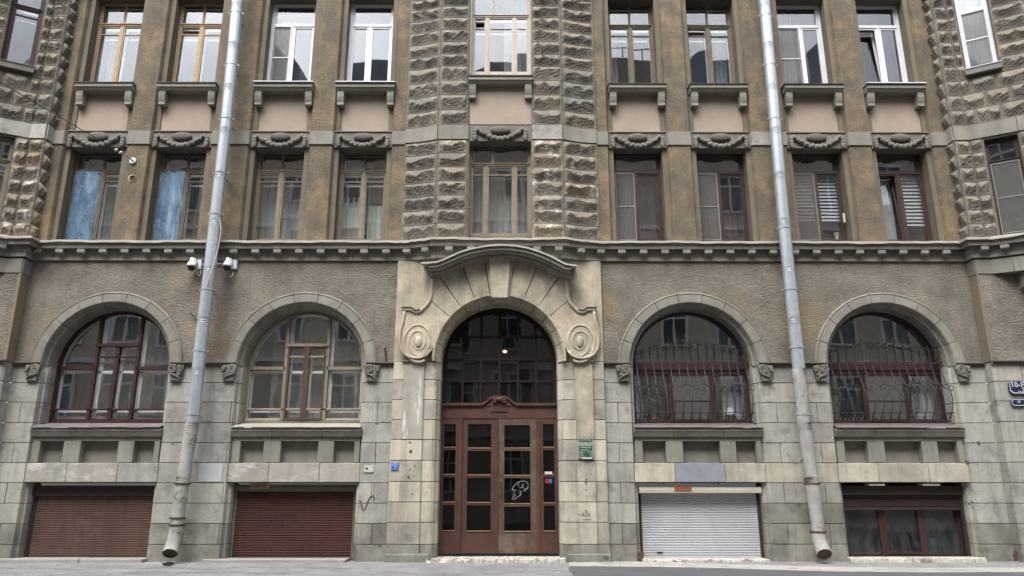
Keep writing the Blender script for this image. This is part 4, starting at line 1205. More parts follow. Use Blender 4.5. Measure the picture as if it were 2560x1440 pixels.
under_window(3, M['flash_pink'], [M['portal_block'], M['portal_block'], M['portal_block']])

# ---------------------------------------------------------------- arched windows
def arch_window(i, mt, gl, zs, layout, inner=None, cur=(), fr=.075, roomm='room'):
    xc = AX[i]; r = R2+.02; Y = YR
    z0 = ZW0; H = ZA+r
    outer = arch_poly(xc, r, z0, ZA, 30)
    innerp = arch_poly(xc, r-fr, z0+fr*.9, ZA, 30)
    w = MB(); n = len(outer)
    vs = [(x, Y, z) for x, z in outer] + [(x, Y, z) for x, z in innerp] + [(x, Y+.1, z) for x, z in outer] + [(x, Y+.1, z) for x, z in innerp]
    fs = []
    for k in range(n):
        q = (k+1) % n
        fs.append((k, q, n+q, n+k)); fs.append((2*n+q, 2*n+k, 3*n+k, 3*n+q)); fs.append((n+k, n+q, 3*n+q, 3*n+k)); fs.append((q, k, 2*n+k, 2*n+q))
    w.add(vs, fs)
    big = innerp
    for (x0, x1, za, zb, yy) in layout['bars']:
        p = clip_poly(big, xc+x0, xc+x1, za, zb)
        if p: w.prism_xz(p, Y-.012-yy, Y+.08)
    win = build('arched_window', w, mt, building)
    for (x0, x1, za, zb) in layout['panes']:
        for ins, depth, yy, nm, mm in ((.0, .04, .02, 'sash', layout.get('sash', mt)),):
            p = clip_poly(big, xc+x0, xc+x1, za, zb)
            if not p: continue
            cx_, cz_ = sum(q[0] for q in p)/len(p), sum(q[1] for q in p)/len(p)
            hw, hh = max(abs(q[0]-cx_) for q in p), max(abs(q[1]-cz_) for q in p)
            sw = layout.get('sw', .03)
            pin = [(cx_+(q[0]-cx_)*(1-sw/hw), cz_+(q[1]-cz_)*(1-sw/hh)) for q in p]
            m_ = len(p); sm = MB()
            vs = [(x, Y+yy, z) for x, z in p] + [(x, Y+yy, z) for x, z in pin] + [(x, Y+yy+depth, z) for x, z in p] + [(x, Y+yy+depth, z) for x, z in pin]
            fs = []
            for k in range(m_):
                q = (k+1) % m_
                fs.append((k, q, m_+q, m_+k)); fs.append((m_+k, m_+q, 3*m_+q, 3*m_+k))
            sm.add(vs, fs); build(nm, sm, mm, win)
            t = rnd.uniform(-.006, .006)
            g = MB().prism_xz(p, Y+yy+.02, Y+yy+.025)
            g.v = [(x, y+t*(x-cx_)+.5*t*(z-cz_), z) for x, y, z in g.v]
            build('glass_pane', g, M[gl], win)
    if inner:
        yi = Y+.13; big2 = arch_poly(xc, r-.02, z0+.02, ZA, 30); s = MB()
        for (x0, x1, za, zb) in inner:
            p = clip_poly(big2, xc+x0, xc+x1, za, zb)
            if p: s.prism_xz(p, yi, yi+.05)
        # white curved stile
        n = 16
        for k in range(n):
            a, b = pi*k/n, pi*(k+1)/n
            s.prism_xz([(xc+(r-.02)*cos(a), ZA+(r-.02)*sin(a)), (xc+(r-.02)*cos(b), ZA+(r-.02)*sin(b)), (xc+(r-.10)*cos(b), ZA+(r-.10)*sin(b)), (xc+(r-.10)*cos(a), ZA+(r-.10)*sin(a))], yi, yi+.05)
        build('inner_frame', s, M['white_wood'], win)
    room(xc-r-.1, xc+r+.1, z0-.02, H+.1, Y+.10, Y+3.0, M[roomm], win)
    for (m, a, b, za, zb, yy, wv_) in cur:
        build('curtain', wavy(xc+a, xc+b, za, zb, Y+yy, .03, wv_, int(a*100)+i*31), M[m], win, smooth=True)
    return win
zc1 = Z(1024, YR)             # low glazing bar
zc2 = Z(921, YR)              # side transom
zc3 = Z(863, YR); zc4 = Z(893, YR); zm = ZA+R2-.05
q = R2*.355
zb_ = ZW0+.06
lay1 = dict(bars=[(-q-.035, -q+.035, zb_, 99, 0), (q-.035, q+.035, zb_, 99, 0), (-q, q, zc3-.04, zc3+.03, .03), (-.045, .045, zb_, zc3, .0),
                  (-9, -q, zc2-.035, zc2+.035, 0), (q, 9, zc2-.035, zc2+.035, 0), (-9, 9, zc1-.018, zc1+.018, 0), (-q, q, zc4-.015, zc4+.015, 0)],
            panes=[(-9, -q, zc2, 99), (q, 9, zc2, 99), (-q, q, zc3, 99), (-9, -q, zc1, zc2), (q, 9, zc1, zc2), (-9, -q, 0, zc1), (q, 9, 0, zc1),
                   (-q, 0, zc4, zc3), (0, q, zc4, zc3), (-q, 0, zc1, zc4), (0, q, zc1, zc4), (-q, 0, 0, zc1), (0, q, 0, zc1)])
inn = [(-q-.02, -q+.11, 0, 99), (q-.02, q+.11, 0, 99), (-.02, .10, 0, zc3), (-q, q, zc3-.09, zc3-.03), (-9, 9, zc2-.10, zc2-.04), (-9, 9, 0, zb_+.05), (-9, 9, zc1-.06, zc1-.01),
       (-R2-.02, -R2+.10, 0, ZA), (R2-.10, R2+.02, 0, ZA)]
arch_window(0, M['maroon_wood'], 'glass_low', 0, dict(lay1, sash=M['maroon_wood'], sw=.02), inn,
            [('curtain', -q-.2, R2-.3, ZW0+.25, 99 if False else ZA+R2-.1, .75, 7), ('wood_tan', -R2, -q, ZW0, ZW0+.22, .7, 1)])
lay2 = dict(lay1, sash=M['wood_cream'], sw=.03)
lay2['bars'] = [b if b[0] != -.045 else (-.06, .06, zb_, zc3, .01) for b in lay1['bars']]
w2 = arch_window(1, M['wood_grey'], 'glass_low', 0, lay2, inn,
            [('curtain', -R2+.35, R2-.05, ZW0+.05, ZA+R2-.1, .7, 9), ('curtain_pale', -q, R2-.2, ZW0, ZW0+.75, .62, 8)])
# red-brown inner casement pair of the second arched window
cs = MB(); bars(cs, AX[1]-q+.035, AX[1]+q-.035, zb_, zc3-.04, .045, YR-.02, YR+.05); cs.box(AX[1]-.055, AX[1]+.055, YR-.03, YR+.05, zb_, zc3-.05)
build('casement', cs, M['redwood'], w2)
zd1, zd0 = Z(908, YR), Z(934, YR)
q3 = R2*.34
lay3 = dict(bars=[(-9, 9, zd0-.02, zd1+.02, .0), (-9, 9, zd0+.08, zd0+.10, .02), (-q3-.055, -q3+.055, zb_, zd0, 0), (q3-.055, q3+.055, zb_, zd0, 0)],
            panes=[(-9, 9, zd1, 99), (-9, -q3, 0, zd0), (-q3, q3, 0, zd0), (q3, 9, 0, zd0)], sw=.03)
for i in (2, 3):
    w = arch_window(i, M['pvc_maroon'], 'glass_low', 0, lay3, None,
                [('curtain_pale', R2-.55, R2-.05, ZW0, zd0, .35, 3), ('curtain_pale', -R2+.05, -R2+.30, ZW0, zd0-.1, .45, 2)], fr=.06)
    n_ = MB(); n_.box(AX[i]-q3+.02, AX[i]+q3-.02, YR-.025, YR-.018, zb_, zd0-.02)
    build('insect_screen', n_, M['net_thin'], w)
    fr_ = MB(); bars(fr_, AX[i]-q3+.01, AX[i]+q3-.01, zb_, zd0-.01, .028, YR-.035, YR-.012); fr_.box(AX[i]-q3, AX[i]+q3, YR-.03, YR-.014, zb_+.42, zb_+.445)
    build('screen_frame', fr_, M['pvc_maroon'], w)

# potted plants behind the glass
def house_plant(xp, zp, h, seed, label):
    r = random.Random(seed); t = thing('house_plant', label, 'plant', (xp, YR+.32, zp))
    st = MB(); lf = MB()
    for k in range(4):
        a = r.uniform(-.5, .5); pts = [(xp, YR+.32, zp+.02)]
        for j in range(1, 7): pts.append((xp+a*.5*(j/6)**1.3, YR+.32+r.uniform(-.04, .04), zp+h*j/6*r.uniform(.85, 1)))
        st.tube(pts, .009, 5)
        for p in pts[2:]:
            for m_ in range(7):
                c = Vector((p[0]+r.uniform(-.14, .14), p[1]+r.uniform(-.10, .06), p[2]+r.uniform(-.1, .1)))
                d = Vector((r.uniform(-1, 1), r.uniform(-.5, .5), r.uniform(-1, .3))).normalized(); s_ = d.orthogonal().normalized()*.028
                l = r.uniform(.08, .15)
                lf.add([c, c+d*l*.5+s_, c+d*l, c+d*l*.5-s_], [(0,1,2,3)])
    build('stem', st, M['leaf'], t); build('foliage', lf, M['leaf'], t)
    pot = MB().prism_xy([(xp+.09*cos(2*pi*k/12), YR+.32+.09*sin(2*pi*k/12)) for k in range(12)], zp-.13, zp+.02)
    build('pot', pot, M['oxide'], t)
house_plant(AX[3]-R2+.32, ZW0+.16, 1.25, 3, 'tall leafy potted plant behind the left pane of the right grilled arched window')
house_plant(AX[3]+R2-.75, ZW0+.16, .95, 5, 'bushy potted plant behind the right pane of the right grilled arched window')
house_plant(AX[2]-R2+.55, ZW0+.16, 1.25, 9, 'hanging green potted plant behind the left grilled arched window')
# white lamp shade and a box on the sill of the third arched window
lt = thing('table_lamp', 'small white shaded lamp behind the right pane of the left grilled window', 'lamp', (AX[2]+R2-.38, YR+.35, ZW0))
ls = MB(); n = 14
ls.add([(AX[2]+R2-.38+r_*cos(2*pi*k/n), YR+.35+r_*sin(2*pi*k/n), ZW0+z_) for r_, z_ in ((.13, .22), (.07, .38)) for k in range(n)], [(k, (k+1)%n, n+(k+1)%n, n+k) for k in range(n)])
build('lamp_shade', ls, M['pvc_white'], lt)
build('stem', MB().tube([(AX[2]+R2-.38, YR+.35, ZW0+.0), (AX[2]+R2-.38, YR+.35, ZW0+.3)], .02, 6), M['pvc_white'], lt)

# window grilles: bars bulging out over the sill
def grille(i, label):
    xc = AX[i]; t = thing('window_grille', label, 'window grille', (xc, YR-.2, ZW0), 'wrought iron window grilles')
    hw = R2-.03; yb = YR-.16
    zr = Z(905, yb); zlo = Z(1031, -.02); zbt = Z(1052, .1)
    nb = 14
    def topz(u): return zr + .22 + .33*(1-abs(u)**1.15)
    def yprof(z):
        f = (zr-z)/(zr-zbt)
        return yb - .34*(sin(min(1, max(0, f))**1.5*pi*.93))**1.1
    for k in range(nb):
        u = -1+2*(k+.25)/(nb-.5); x = xc+u*hw*.985
        pts = [(x, yb, topz(u)+.09), (x, yb, zr)]
        for j in range(1, 15):
            z = zr+(zbt-zr)*j/14; pts.append((x, yprof(z), z))
        pts[-1] = (x, yprof(zbt), zbt)
        build('bar', MB().tube(pts, .010, 5), M['iron'], t)
    for nm, z, y in (('rail', zr, yb), ('rail', zr-.035, yb), ('rail', zlo, yprof(zlo)), ('rail', zbt+.0, yprof(zbt))):
        build(nm, MB().tube([(xc-hw, YR+.0, z), (xc-hw, y, z), (xc+hw, y, z), (xc+hw, YR+.0, z)], .010, 5), M['iron'], t)
    for sx in (-1, 1):
        arc = [(xc+sx*hw*(1-j/10.0)*1.0, yb, topz(1-j/10.0)) for j in range(0, 10)]
        arc = arc + [(x, yb, z) for x, _, z in scroll_pts(xc+sx*.10, zr+.46, .10, .025, 1.35 if sx > 0 else 1.35, 1.3, 22, 0, sx)]
        build('top_rail', MB().tube(arc, .010, 5), M['iron'], t)
        build('scroll', MB().tube([(x, yb, z) for x, _, z in scroll_pts(xc+sx*(hw-.07), zr+.10, .075, .02, -1.4, -1.4, 20, 0, sx)], .009, 5), M['iron'], t)
    zs_ = Z(968, -.02); ys = yprof(zs_)-.012
    # wave of scrolls across the belly
    for sx in (-1, 1):
        for j in range(3):
            x0, x1 = .20+j*.44, .20+(j+1)*.44
            up = 1 if j % 2 == 0 else -1
            pts = []
            for m_ in range(13):
                tt = m_/12; pts.append((xc+sx*(x0+(x1-x0)*tt)*hw/1.5, ys, zs_+up*.07*cos(pi*tt)))
            a = [(x, ys, z) for x, _, z in scroll_pts(xc+sx*(x0+.06)*hw/1.5, zs_+up*.0, .075, .02, pi/2*up, .9*up, 14, 0, -sx)]
            b = [(x, ys, z) for x, _, z in scroll_pts(xc+sx*(x1-.06)*hw/1.5, zs_-up*.0, .075, .02, -pi/2*up, .9*up, 14, 0, sx)]
            build('scroll', MB().tube(a[::-1]+pts+b, .009, 5), M['iron'], t)
        for up in (1, -1):
            a = [(xc, ys, zs_+up*.01), (xc+sx*.12, ys, zs_+up*.06)] + [(x, ys, z) for x, _, z in scroll_pts(xc+sx*.16, zs_+up*.13, .07, .02, -pi/2*up, .95*up, 14, 0, sx)]
            build('scroll', MB().tube(a, .009, 5), M['iron'], t)
    yl = yprof((zlo+zbt)/2)
    for k in range(nb-1):
        u = -1+2*(k+.75)/(nb-.5); x = xc+u*hw*.985; w_ = hw*.985/(nb-.5)
        build('ring', MB().tube([(x+w_*.9*cos(pi+pi*j/10), yl, zlo-.005+ (zlo-zbt)*.9*sin(pi+pi*j/10)) for j in range(11)], .007, 4), M['iron'], t)
grille(2, 'dark wrought iron bulging grille over the arched window next to the entrance')
grille(3, 'dark wrought iron bulging grille over the arched window with tall plants inside')

# ---------------------------------------------------------------- basement openings: roller shutters
ZB1, ZB0 = Z(1206, .01), Z(1396, .33)
def slat_mesh(w, h, m):
    mb = MB().prism_yz([(0, 0), (-.007, h*.12), (-.014, h*.38), (-.014, h*.62), (-.008, h*.9), (0, h*.97), (.006, h*.97), (.006, 0)], 0, w)
    return mesh_of('slat', mb, m)
def shutter(i, m, boxm, label, zt, zb, n, y, box_h, stop=None, box_y=None):
    xc = AX[i]; a, b = xc-R2+.01, xc+R2-.01
    t = thing('roller_shutter', label, 'roller shutter', (xc, y, zb))
    h = (zt-zb)/n; me = slat_mesh(b-a-.12, h, m)
    for k in range(n):
        if stop is not None and k < n-stop: continue
        place('slat', me, (a+.06, y+rnd.uniform(-.0015, .0015), zb+k*h), t)
    for xa in (a, b-.06): build('guide_rail', MB().box(xa, xa+.06, y-.04, y+.04, zb, zt+.02), boxm if boxm is not M['cream_paint'] else M['shutter_dark'], t)
    by = y-.10 if box_y is None else box_y
    build('box_cover', MB().prism_yz([(by, zt), (by-.01, zt+box_h*.5), (by, zt+box_h), (y+.1, zt+box_h), (y+.1, zt)], a, b), boxm, t, bevel=.006)
    build('bottom_rail', MB().box(a+.06, b-.06, y-.022, y+.02, zb-.0 if stop is None else zt-stop*h-.07, zb+.035 if stop is None else zt-stop*h), M['shutter_dark'] if m is not M['shutter_white'] else m, t)
    return t
s1 = shutter(0, M['shutter_brown'], M['shutter_dark'], 'faded brown roller shutter closed over the far left basement opening', Z(1240, .33), ZB0, 27, .33, .22)
s2 = shutter(1, M['shutter_red'], M['olive'], 'dark red-brown roller shutter with an olive box and a tan tagged plate', Z(1229, .33), ZB0, 27, .33, .15)
s3 = shutter(2, M['shutter_white'], M['cream_paint'], 'white roller shutter under a cream box with a red-brown patch', Z(1233, .33), ZB0, 26, .33, .13, box_y=.10)
s4 = shutter(3, M['shutter_dark'], M['shutter_dark'], 'dark brown roller shutter mostly rolled up above three dusty panes', Z(1238, .30), ZB0, 27, .30, .20, stop=5)
build('scuffed_plate', MB().box(X(626, 1215, .2), X(673, 1215, .2), .212, .225, Z(1222, .2), Z(1208, .2)), M['tan_plate'], s2)
build('painted_patch', MB().box(X(1686, 1220, .08), X(1729, 1220, .08), .078, .092, Z(1227, .08), Z(1214, .08)), M['oxide'], s3)
for xx in (1360, 1700):
    pass
for a, b in ((1662, 1700), (1800, 1836)): build('bracket', MB().box(X(a, 1208, .1), X(b, 1208, .1), .08, .3, Z(1211, .1), Z(1207, .1)), M['cream_paint'], s3)
for a, b in ((2170, 2210), (2305, 2348)): build('bracket', MB().box(X(a, 1212, .1), X(b, 1212, .1), .06, .3, Z(1214, .1), Z(1209, .1)), M['plate_grey'], s4)
build('slot', MB().box(X(1643, 1382, .3), X(1657, 1382, .3), .303, .312, Z(1383, .3), Z(1379.5, .3)), M['ink'], s3)
# box lines on the covers
for t_, zt in ((s1, Z(1240, .33)),):
    pass
# reveal core beside and above the shutters
for i, xc in enumerate(AX):
    build('basement_head', MB().box(xc-R2-.02, xc+R2+.02, .36, .9, ZB1-.0, Z(1157, 0)), M['mortar'], building)
# basement window under the last shutter
xc = AX[3]; wz0, wz1 = ZB0+.02, Z(1275, .42)
bw = MB(); bars(bw, xc-R2+.05, xc+R2-.05, wz0, Z(1240, .42), .07, .40, .47)
for t_ in (-.33, .33): bw.box(xc+R2*t_-.06, xc+R2*t_+.06, .395, .47, wz0+.07, Z(1240, .42))
bwin = build('basement_window', bw, M['pvc_maroon'], building)
ed = [xc-R2+.12, xc-R2*.33-.06, xc-R2*.33+.06, xc+R2*.33-.06, xc+R2*.33+.06, xc+R2-.12]
for k in range(3):
    pane(ed[2*k], ed[2*k+1], wz0+.07, Z(1240, .42), .43, M['glass_dusty'], bwin)
sb = MB(); bars(sb, ed[2]-.02, ed[3]+.02, wz0+.06, Z(1240, .42), .05, .385, .42); build('sash', sb, M['pvc_maroon'], bwin)
room(xc-R2, xc+R2, wz0-.02, ZB1, .48, 2.5, M['room'], bwin)
build('blue_bundle', MB().ell((xc+.72, .75, wz0+.22), .34, .15, .16, 12, 7), M['blue_bundle'], bwin, smooth=True)

# thresholds and kerb stones at the wall foot
def slab(name, pts, y_back, z_top, m, th=.07, seed=0, label=None, cat=None):
    r = random.Random(seed); mb = MB()
    vs = [on_ground(a, b, 0) for a, b in pts]
    poly = [(v[0], v[1]+r.uniform(-.01, .01)) for v in vs] + [(vs[-1][0], y_back), (vs[0][0], y_back)]
    return mb.prism_xy(poly, GROUND-.05, z_top)
def front_edge(x0, x1, y0, amp, n, seed):
    r = random.Random(seed); return [(x0+(x1-x0)*k/n, y0+r.uniform(-amp, amp)) for k in range(n+1)]
def foot_slab(name, px0, px1, yfront, m, ztop, amp=.01, seed=1, yback=.3, n=14, ragged=False):
    x0, x1 = X(px0, 1400, 0), X(px1, 1400, 0)
    if not ragged:
        P = front_edge(x0, x1, yfront, amp, n, seed) + [(x1, yback), (x0, yback)]
        return build(name, MB().prism_xy(P, GROUND-.06, ztop), m, None, bevel=.012)
    r = random.Random(seed); n = int((x1-x0)/.035); mb = MB(); nz = smooth_noise(seed*7)
    rows = []
    def edge(k): return yfront + amp*(1.6*nz(k*.035, .2)+.8*r.uniform(-1, 1))
    E = [edge(k) for k in range(n+1)]
    H = [ztop + .022*nz(k*.02, 1.7) + r.uniform(-.006, .006) - (.05 if nz(k*.03, 5.1) > .55 else 0) for k in range(n+1)]
    xs_ = [x0+(x1-x0)*k/n for k in range(n+1)]
    rows.append([(x, e-.02, GROUND-.08) for x, e in zip(xs_, E)])
    rows.append([(x, e, h-.015+r.uniform(-.01, .01)) for x, e, h in zip(xs_, E, H)])
    rows.append([(x, e+.03+r.uniform(0, .03), h) for x, e, h in zip(xs_, E, H)])
    rows.append([(x, (e+yback)/2, ztop+r.uniform(-.008, .008)) for x, e in zip(xs_, E)])
    rows.append([(x, yback, ztop) for x in xs_])
    rows.append([(x, yback, GROUND-.08) for x in xs_])
    mb.grid(rows)
    mb.add([rw[0] for rw in rows], [(0,1,2,3,4,5)]); mb.add([rw[-1] for rw in rows], [(5,4,3,2,1,0)])
    return build(name, mb, m)
tag(foot_slab('kerb_stone', -60, 208, -.20, M['kerb'], .012, .012, 2), 'pale kerb stone at the far left foot of the wall before the brown shutter', 'kerb stone', 'stone strips at the wall foot')
tag(foot_slab('kerb_stone', 212, 366, -.22, M['kerb'], .008, .008, 3), 'grey kerb stone ending beside the broken left downpipe outlet', 'kerb stone', 'stone strips at the wall foot')
tag(foot_slab('kerb_stone', 512, 868, -.20, M['kerb'], .0, .008, 4), 'long grey kerb stone in front of the red-brown shutter with olive box', 'kerb stone', 'stone strips at the wall foot')
tag(foot_slab('cement_ledge', 1605, 1915, -.16, M['whitewash'], -.005, .045, 5, ragged=True), 'crumbled whitewashed cement ledge under the white roller shutter', 'ledge', 'stone strips at the wall foot')
tag(foot_slab('cement_ledge', 2118, 2455, -.22, M['whitewash'], .02, .05, 6, ragged=True), 'cracked whitewashed cement ledge below the dusty basement window', 'ledge', 'stone strips at the wall foot')
tag(foot_slab('door_step', 1068, 1413, -.24, M['whitewash'], .012, .045, 7, .6, ragged=True), 'chipped white painted step in front of the brown double door', 'step', 'stone strips at the wall foot')

# ---------------------------------------------------------------- portal
def xm(px, py, y): return X(px, py, y)
def mirror(pts): return [(2*DX-x, z) for x, z in pts][::-1]
YP, YV = -.07, -.20
ZPA = Z(902, YV)                                             # springing of the door arch
RI = (X(1411, 902, YV)-X(1087, 902, YV))/2                    # front edge radius
RD = RI-.13                                                  # radius at the door frame
YD = .50
ZPA = Z(738, YV)-RI
# flat background slab with the arch cut out, left and right halves
def half_slab(sx):
    mb = MB(); n = 24
    xo = PXL if sx < 0 else PXR
    z0, z1 = Z(903, YP), Z(652, YP)
    pts = [(DX+sx*(RI+.06)*cos(pi/2*k/n), ZPA+(RI+.06)*sin(pi/2*k/n)) for k in range(n+1)]
    poly = [(xo, z0), (xo, z1), (DX, z1)] + [p for p in pts[::-1]] + [(pts[0][0], z0)]
    if sx > 0: poly = poly[::-1]
    return build('portal_slab', MB().prism_xz(poly, YP, .2), M['portal'], building)
def zpx(zx, zy, y):            # from the enlarged crop used for measuring
    p = at(980+zx/4.737, 600+zy/4.737, y); return (p.x, p.z)
for sx in (-1, 1): half_slab(sx)
# voussoir body pieces (left side, mirrored to the right)
arc = lambda zx, zy: zpx(zx, zy, YV)
def on_arch(a, r=None): r = RI if r is None else r; return (DX-r*cos(a), ZPA+r*sin(a))
def ang(p): return atan2(p[1]-ZPA, DX-p[0])
def arcpts(a0, a1, n=8): return [on_arch(a0+(a1-a0)*k/n) for k in range(n+1)]
i1, i2, i3 = ang(arc(985, 705)), ang(arc(835, 812)), ang(arc(690, 912))
i0 = ang(arc(1160, 665))
ga = .006
outerD = [(455, 715), (420, 760), (372, 808), (330, 842), (300, 852), (262, 846), (235, 824), (222, 818), (118, 818), (128, 838), (150, 842), (143, 900), (126, 980), (104, 1060), (92, 1130), (86, 1210),
          (98, 1290), (140, 1362), (200, 1398), (270, 1412), (340, 1408), (410, 1380), (462, 1320), (484, 1270)]
pieces = [
    [arc(1096, 262), arc(960, 275), arc(835, 304)] + arcpts(i1+ga*0, i0, 5),
    [arc(822, 308), arc(700, 352), arc(570, 430)] + arcpts(i2, i1-ga, 6),
    [arc(558, 438), arc(500, 440), arc(482, 470), arc(474, 560), arc(462, 660), arc(455, 708)] + arcpts(i3, i2-ga, 6),
    [arc(*p) for p in outerD] + [arc(505, 1330), arc(503, 1430)] + [on_arch(max(.0, ang(arc(505, 1430)))+(i3-ga-max(.0, ang(arc(505, 1430))))*k/10) for k in range(11)],
]
for pc in pieces:
    cx_, cz_ = sum(q[0] for q in pc)/len(pc), sum(q[1] for q in pc)/len(pc)
    pc = [(cx_+(x-cx_)*.991, cz_+(z-cz_)*.996) for x, z in pc]
    for poly in (pc, mirror(pc)):
        build('portal_voussoir', MB().prism_xz(poly, YV+rnd.uniform(-.003, .003), .0), M['portal'], building)
# moulding ring and soffit stones of the door arch
PR = [(RI+.05, YV+.05), (RI+.05, YV-.012), (RI+.005, YV-.012), (RI-.03, YV+.04), (RI-.035, YV+.10), (RD+.02, YV+.20), (RD, YV+.24), (RD, YD+.05), (RD+.05, YD+.05)]
arch_stone(DX, 0, pi, [(RI+.10, YV+.06), (RI+.02, YV+.03), (RD+.04, YV+.28), (RD+.04, YD+.04), (RI+.10, YD+.04)], M['mortar'], 'arch_core', 36, ZPA)
for k in range(13):
    arch_stone(DX, pi*k/13+.005, pi*(k+1)/13-.005, PR, M['portal'], 'soffit_stone', 4, ZPA)
zgap0 = Z(903, -.10)
for sx in (-1, 1):
    if abs(ZPA-zgap0) > .005:
        build('soffit_stone', MB().prism_xy([(DX+sx*r_, y_) for r_, y_ in PR], min(zgap0, ZPA)-.004, max(zgap0, ZPA)+.002), M['portal'], building)
# keystone
ks = [zpx(1140, 160, -.34), zpx(1408, 160, -.34), zpx(1372, 690, -.30), zpx(1182, 690, -.30)]
build('keystone', MB().prism_xz(ks, -.33, .0), M['portal'], building, bevel=.015)
ks2 = [zpx(1100, 190, -.26), zpx(1450, 190, -.26), zpx(1385, 672, -.25), zpx(1168, 672, -.25)]
build('keystone_border', MB().prism_xz(ks2, -.25, .0), M['portal'], building, bevel=.012)
# scroll relief on the two volutes
def volute(sx):
    c = zpx(312, 1205, YV); rx, rz = .36, .47
    def P(t):
        a = -pi*.35 - 2*pi*2.6*t; k = 1-.78*t
        x = c[0]+rx*k*cos(a); z = c[1]+rz*k*sin(a)
        return (x if sx < 0 else 2*DX-x, YV+.008, z)
    m = MB().tube([P(i/60) for i in range(61)], [.034-.012*i/60 for i in range(61)], 6)
    v = build('volute_scroll', m, M['portal'], building, smooth=True)
    cx = c[0] if sx < 0 else 2*DX-c[0]
    build('boss', MB().ell((cx, YV, c[1]), .085, .05, .14, 12, 7), M['portal'], v, smooth=True)
    # lip along the outer neck of the scroll
    ed_ = [arc(150, 842), arc(143, 900), arc(126, 980), arc(104, 1060), arc(92, 1130), arc(90, 1210), arc(104, 1290), arc(145, 1355), arc(205, 1388), arc(270, 1400), arc(340, 1395), arc(405, 1368), arc(452, 1310)]
    if sx > 0: ed_ = mirror(ed_)
    build('scroll_lip', MB().tube([(x, YV-.01, z) for x, z in ed_], .035, 6), M['portal'], v, smooth=True)
    eb = [(118, 818), (225, 818), (262, 846), (300, 852), (335, 840), (375, 805), (422, 757), (455, 700), (466, 640), (476, 540), (484, 460)]
    e2 = [arc(*p) for p in eb]
    if sx > 0: e2 = mirror(e2)
    build('scroll_lip', MB().tube([(x, YV-.012, z-.012) for x, z in e2], .042, 6), M['portal'], v, smooth=True)
    build('lip_cover', MB().tube([(x, YV-.03, z+.022) for x, z in (e2[:5] if sx < 0 else e2[-5:])], .03, 6), M['flash_dark'], v)
for sx in (-1, 1): volute(sx)
# eyebrow hood
YH = -.62
hp = [(345, 268), (430, 266), (520, 258), (600, 232), (700, 186), (800, 142), (920, 104), (1050, 78), (1160, 62), (1280, 55), (1400, 58), (1500, 70), (1620, 92), (1760, 138), (1900, 198), (1990, 245), (2060, 282), (2130, 292), (2192, 298)]
HC = [zpx(a, b, YH) for a, b in hp]
def hood_strip(name, prof, i0_, i1_, m, ge=.004):
    """prof: closed (y, inward drop)"""
    rings = []
    for i in range(i0_, i1_+1):
        a, b = HC[max(0, i-1)], HC[min(len(HC)-1, i+1)]
        tx, tz = b[0]-a[0], b[1]-a[1]; l = hypot(tx, tz); nx, nz = tz/l, -tx/l      # downwards normal
        p = HC[i]
        sh_ = ge if i == i0_ else (-ge if i == i1_ else 0)
        rings.append([(p[0]+nx*d+tx/l*sh_, y, p[1]+nz*d+tz/l*sh_) for y, d in prof])
    mb = MB(); k = len(prof); vs = [v for r in rings for v in r]; n = len(rings)-1
    fs = [(i*k+j, i*k+(j+1)%k, (i+1)*k+(j+1)%k, (i+1)*k+j) for i in range(n) for j in range(k)] + [tuple(range(k-1,-1,-1)), tuple(n*k+j for j in range(k))]
    mb.add(vs, fs)
    ob = build(name, mb, m, building)
    bm = bmesh.new(); bm.from_mesh(ob.data); bmesh.ops.recalc_face_normals(bm, faces=bm.faces); bm.to_mesh(ob.data); bm.free()
HP = [(YH+.02, .03), (YH+.02, .115), (YH+.07, .12), (YH+.07, .145), (YH+.22, .155), (YH+.22, .20), (YH+.32, .21), (YH+.34, .245), (YV-.01, .26), (0, .26), (0, .03)]
for a, b in ((1, 4), (4, 7), (7, 11), (11, 14), (14, 17)): hood_strip('hood_stone', HP, a, b, M['cornice'])
hood_strip('hood_sheet', [(YH-.03, .035), (YH-.03, -.004), (.05, -.10), (.05, -.08), (YH, .018)], 0, 18, M['hood_metal'] if 'hood_metal' in M else M['flash'], 0)
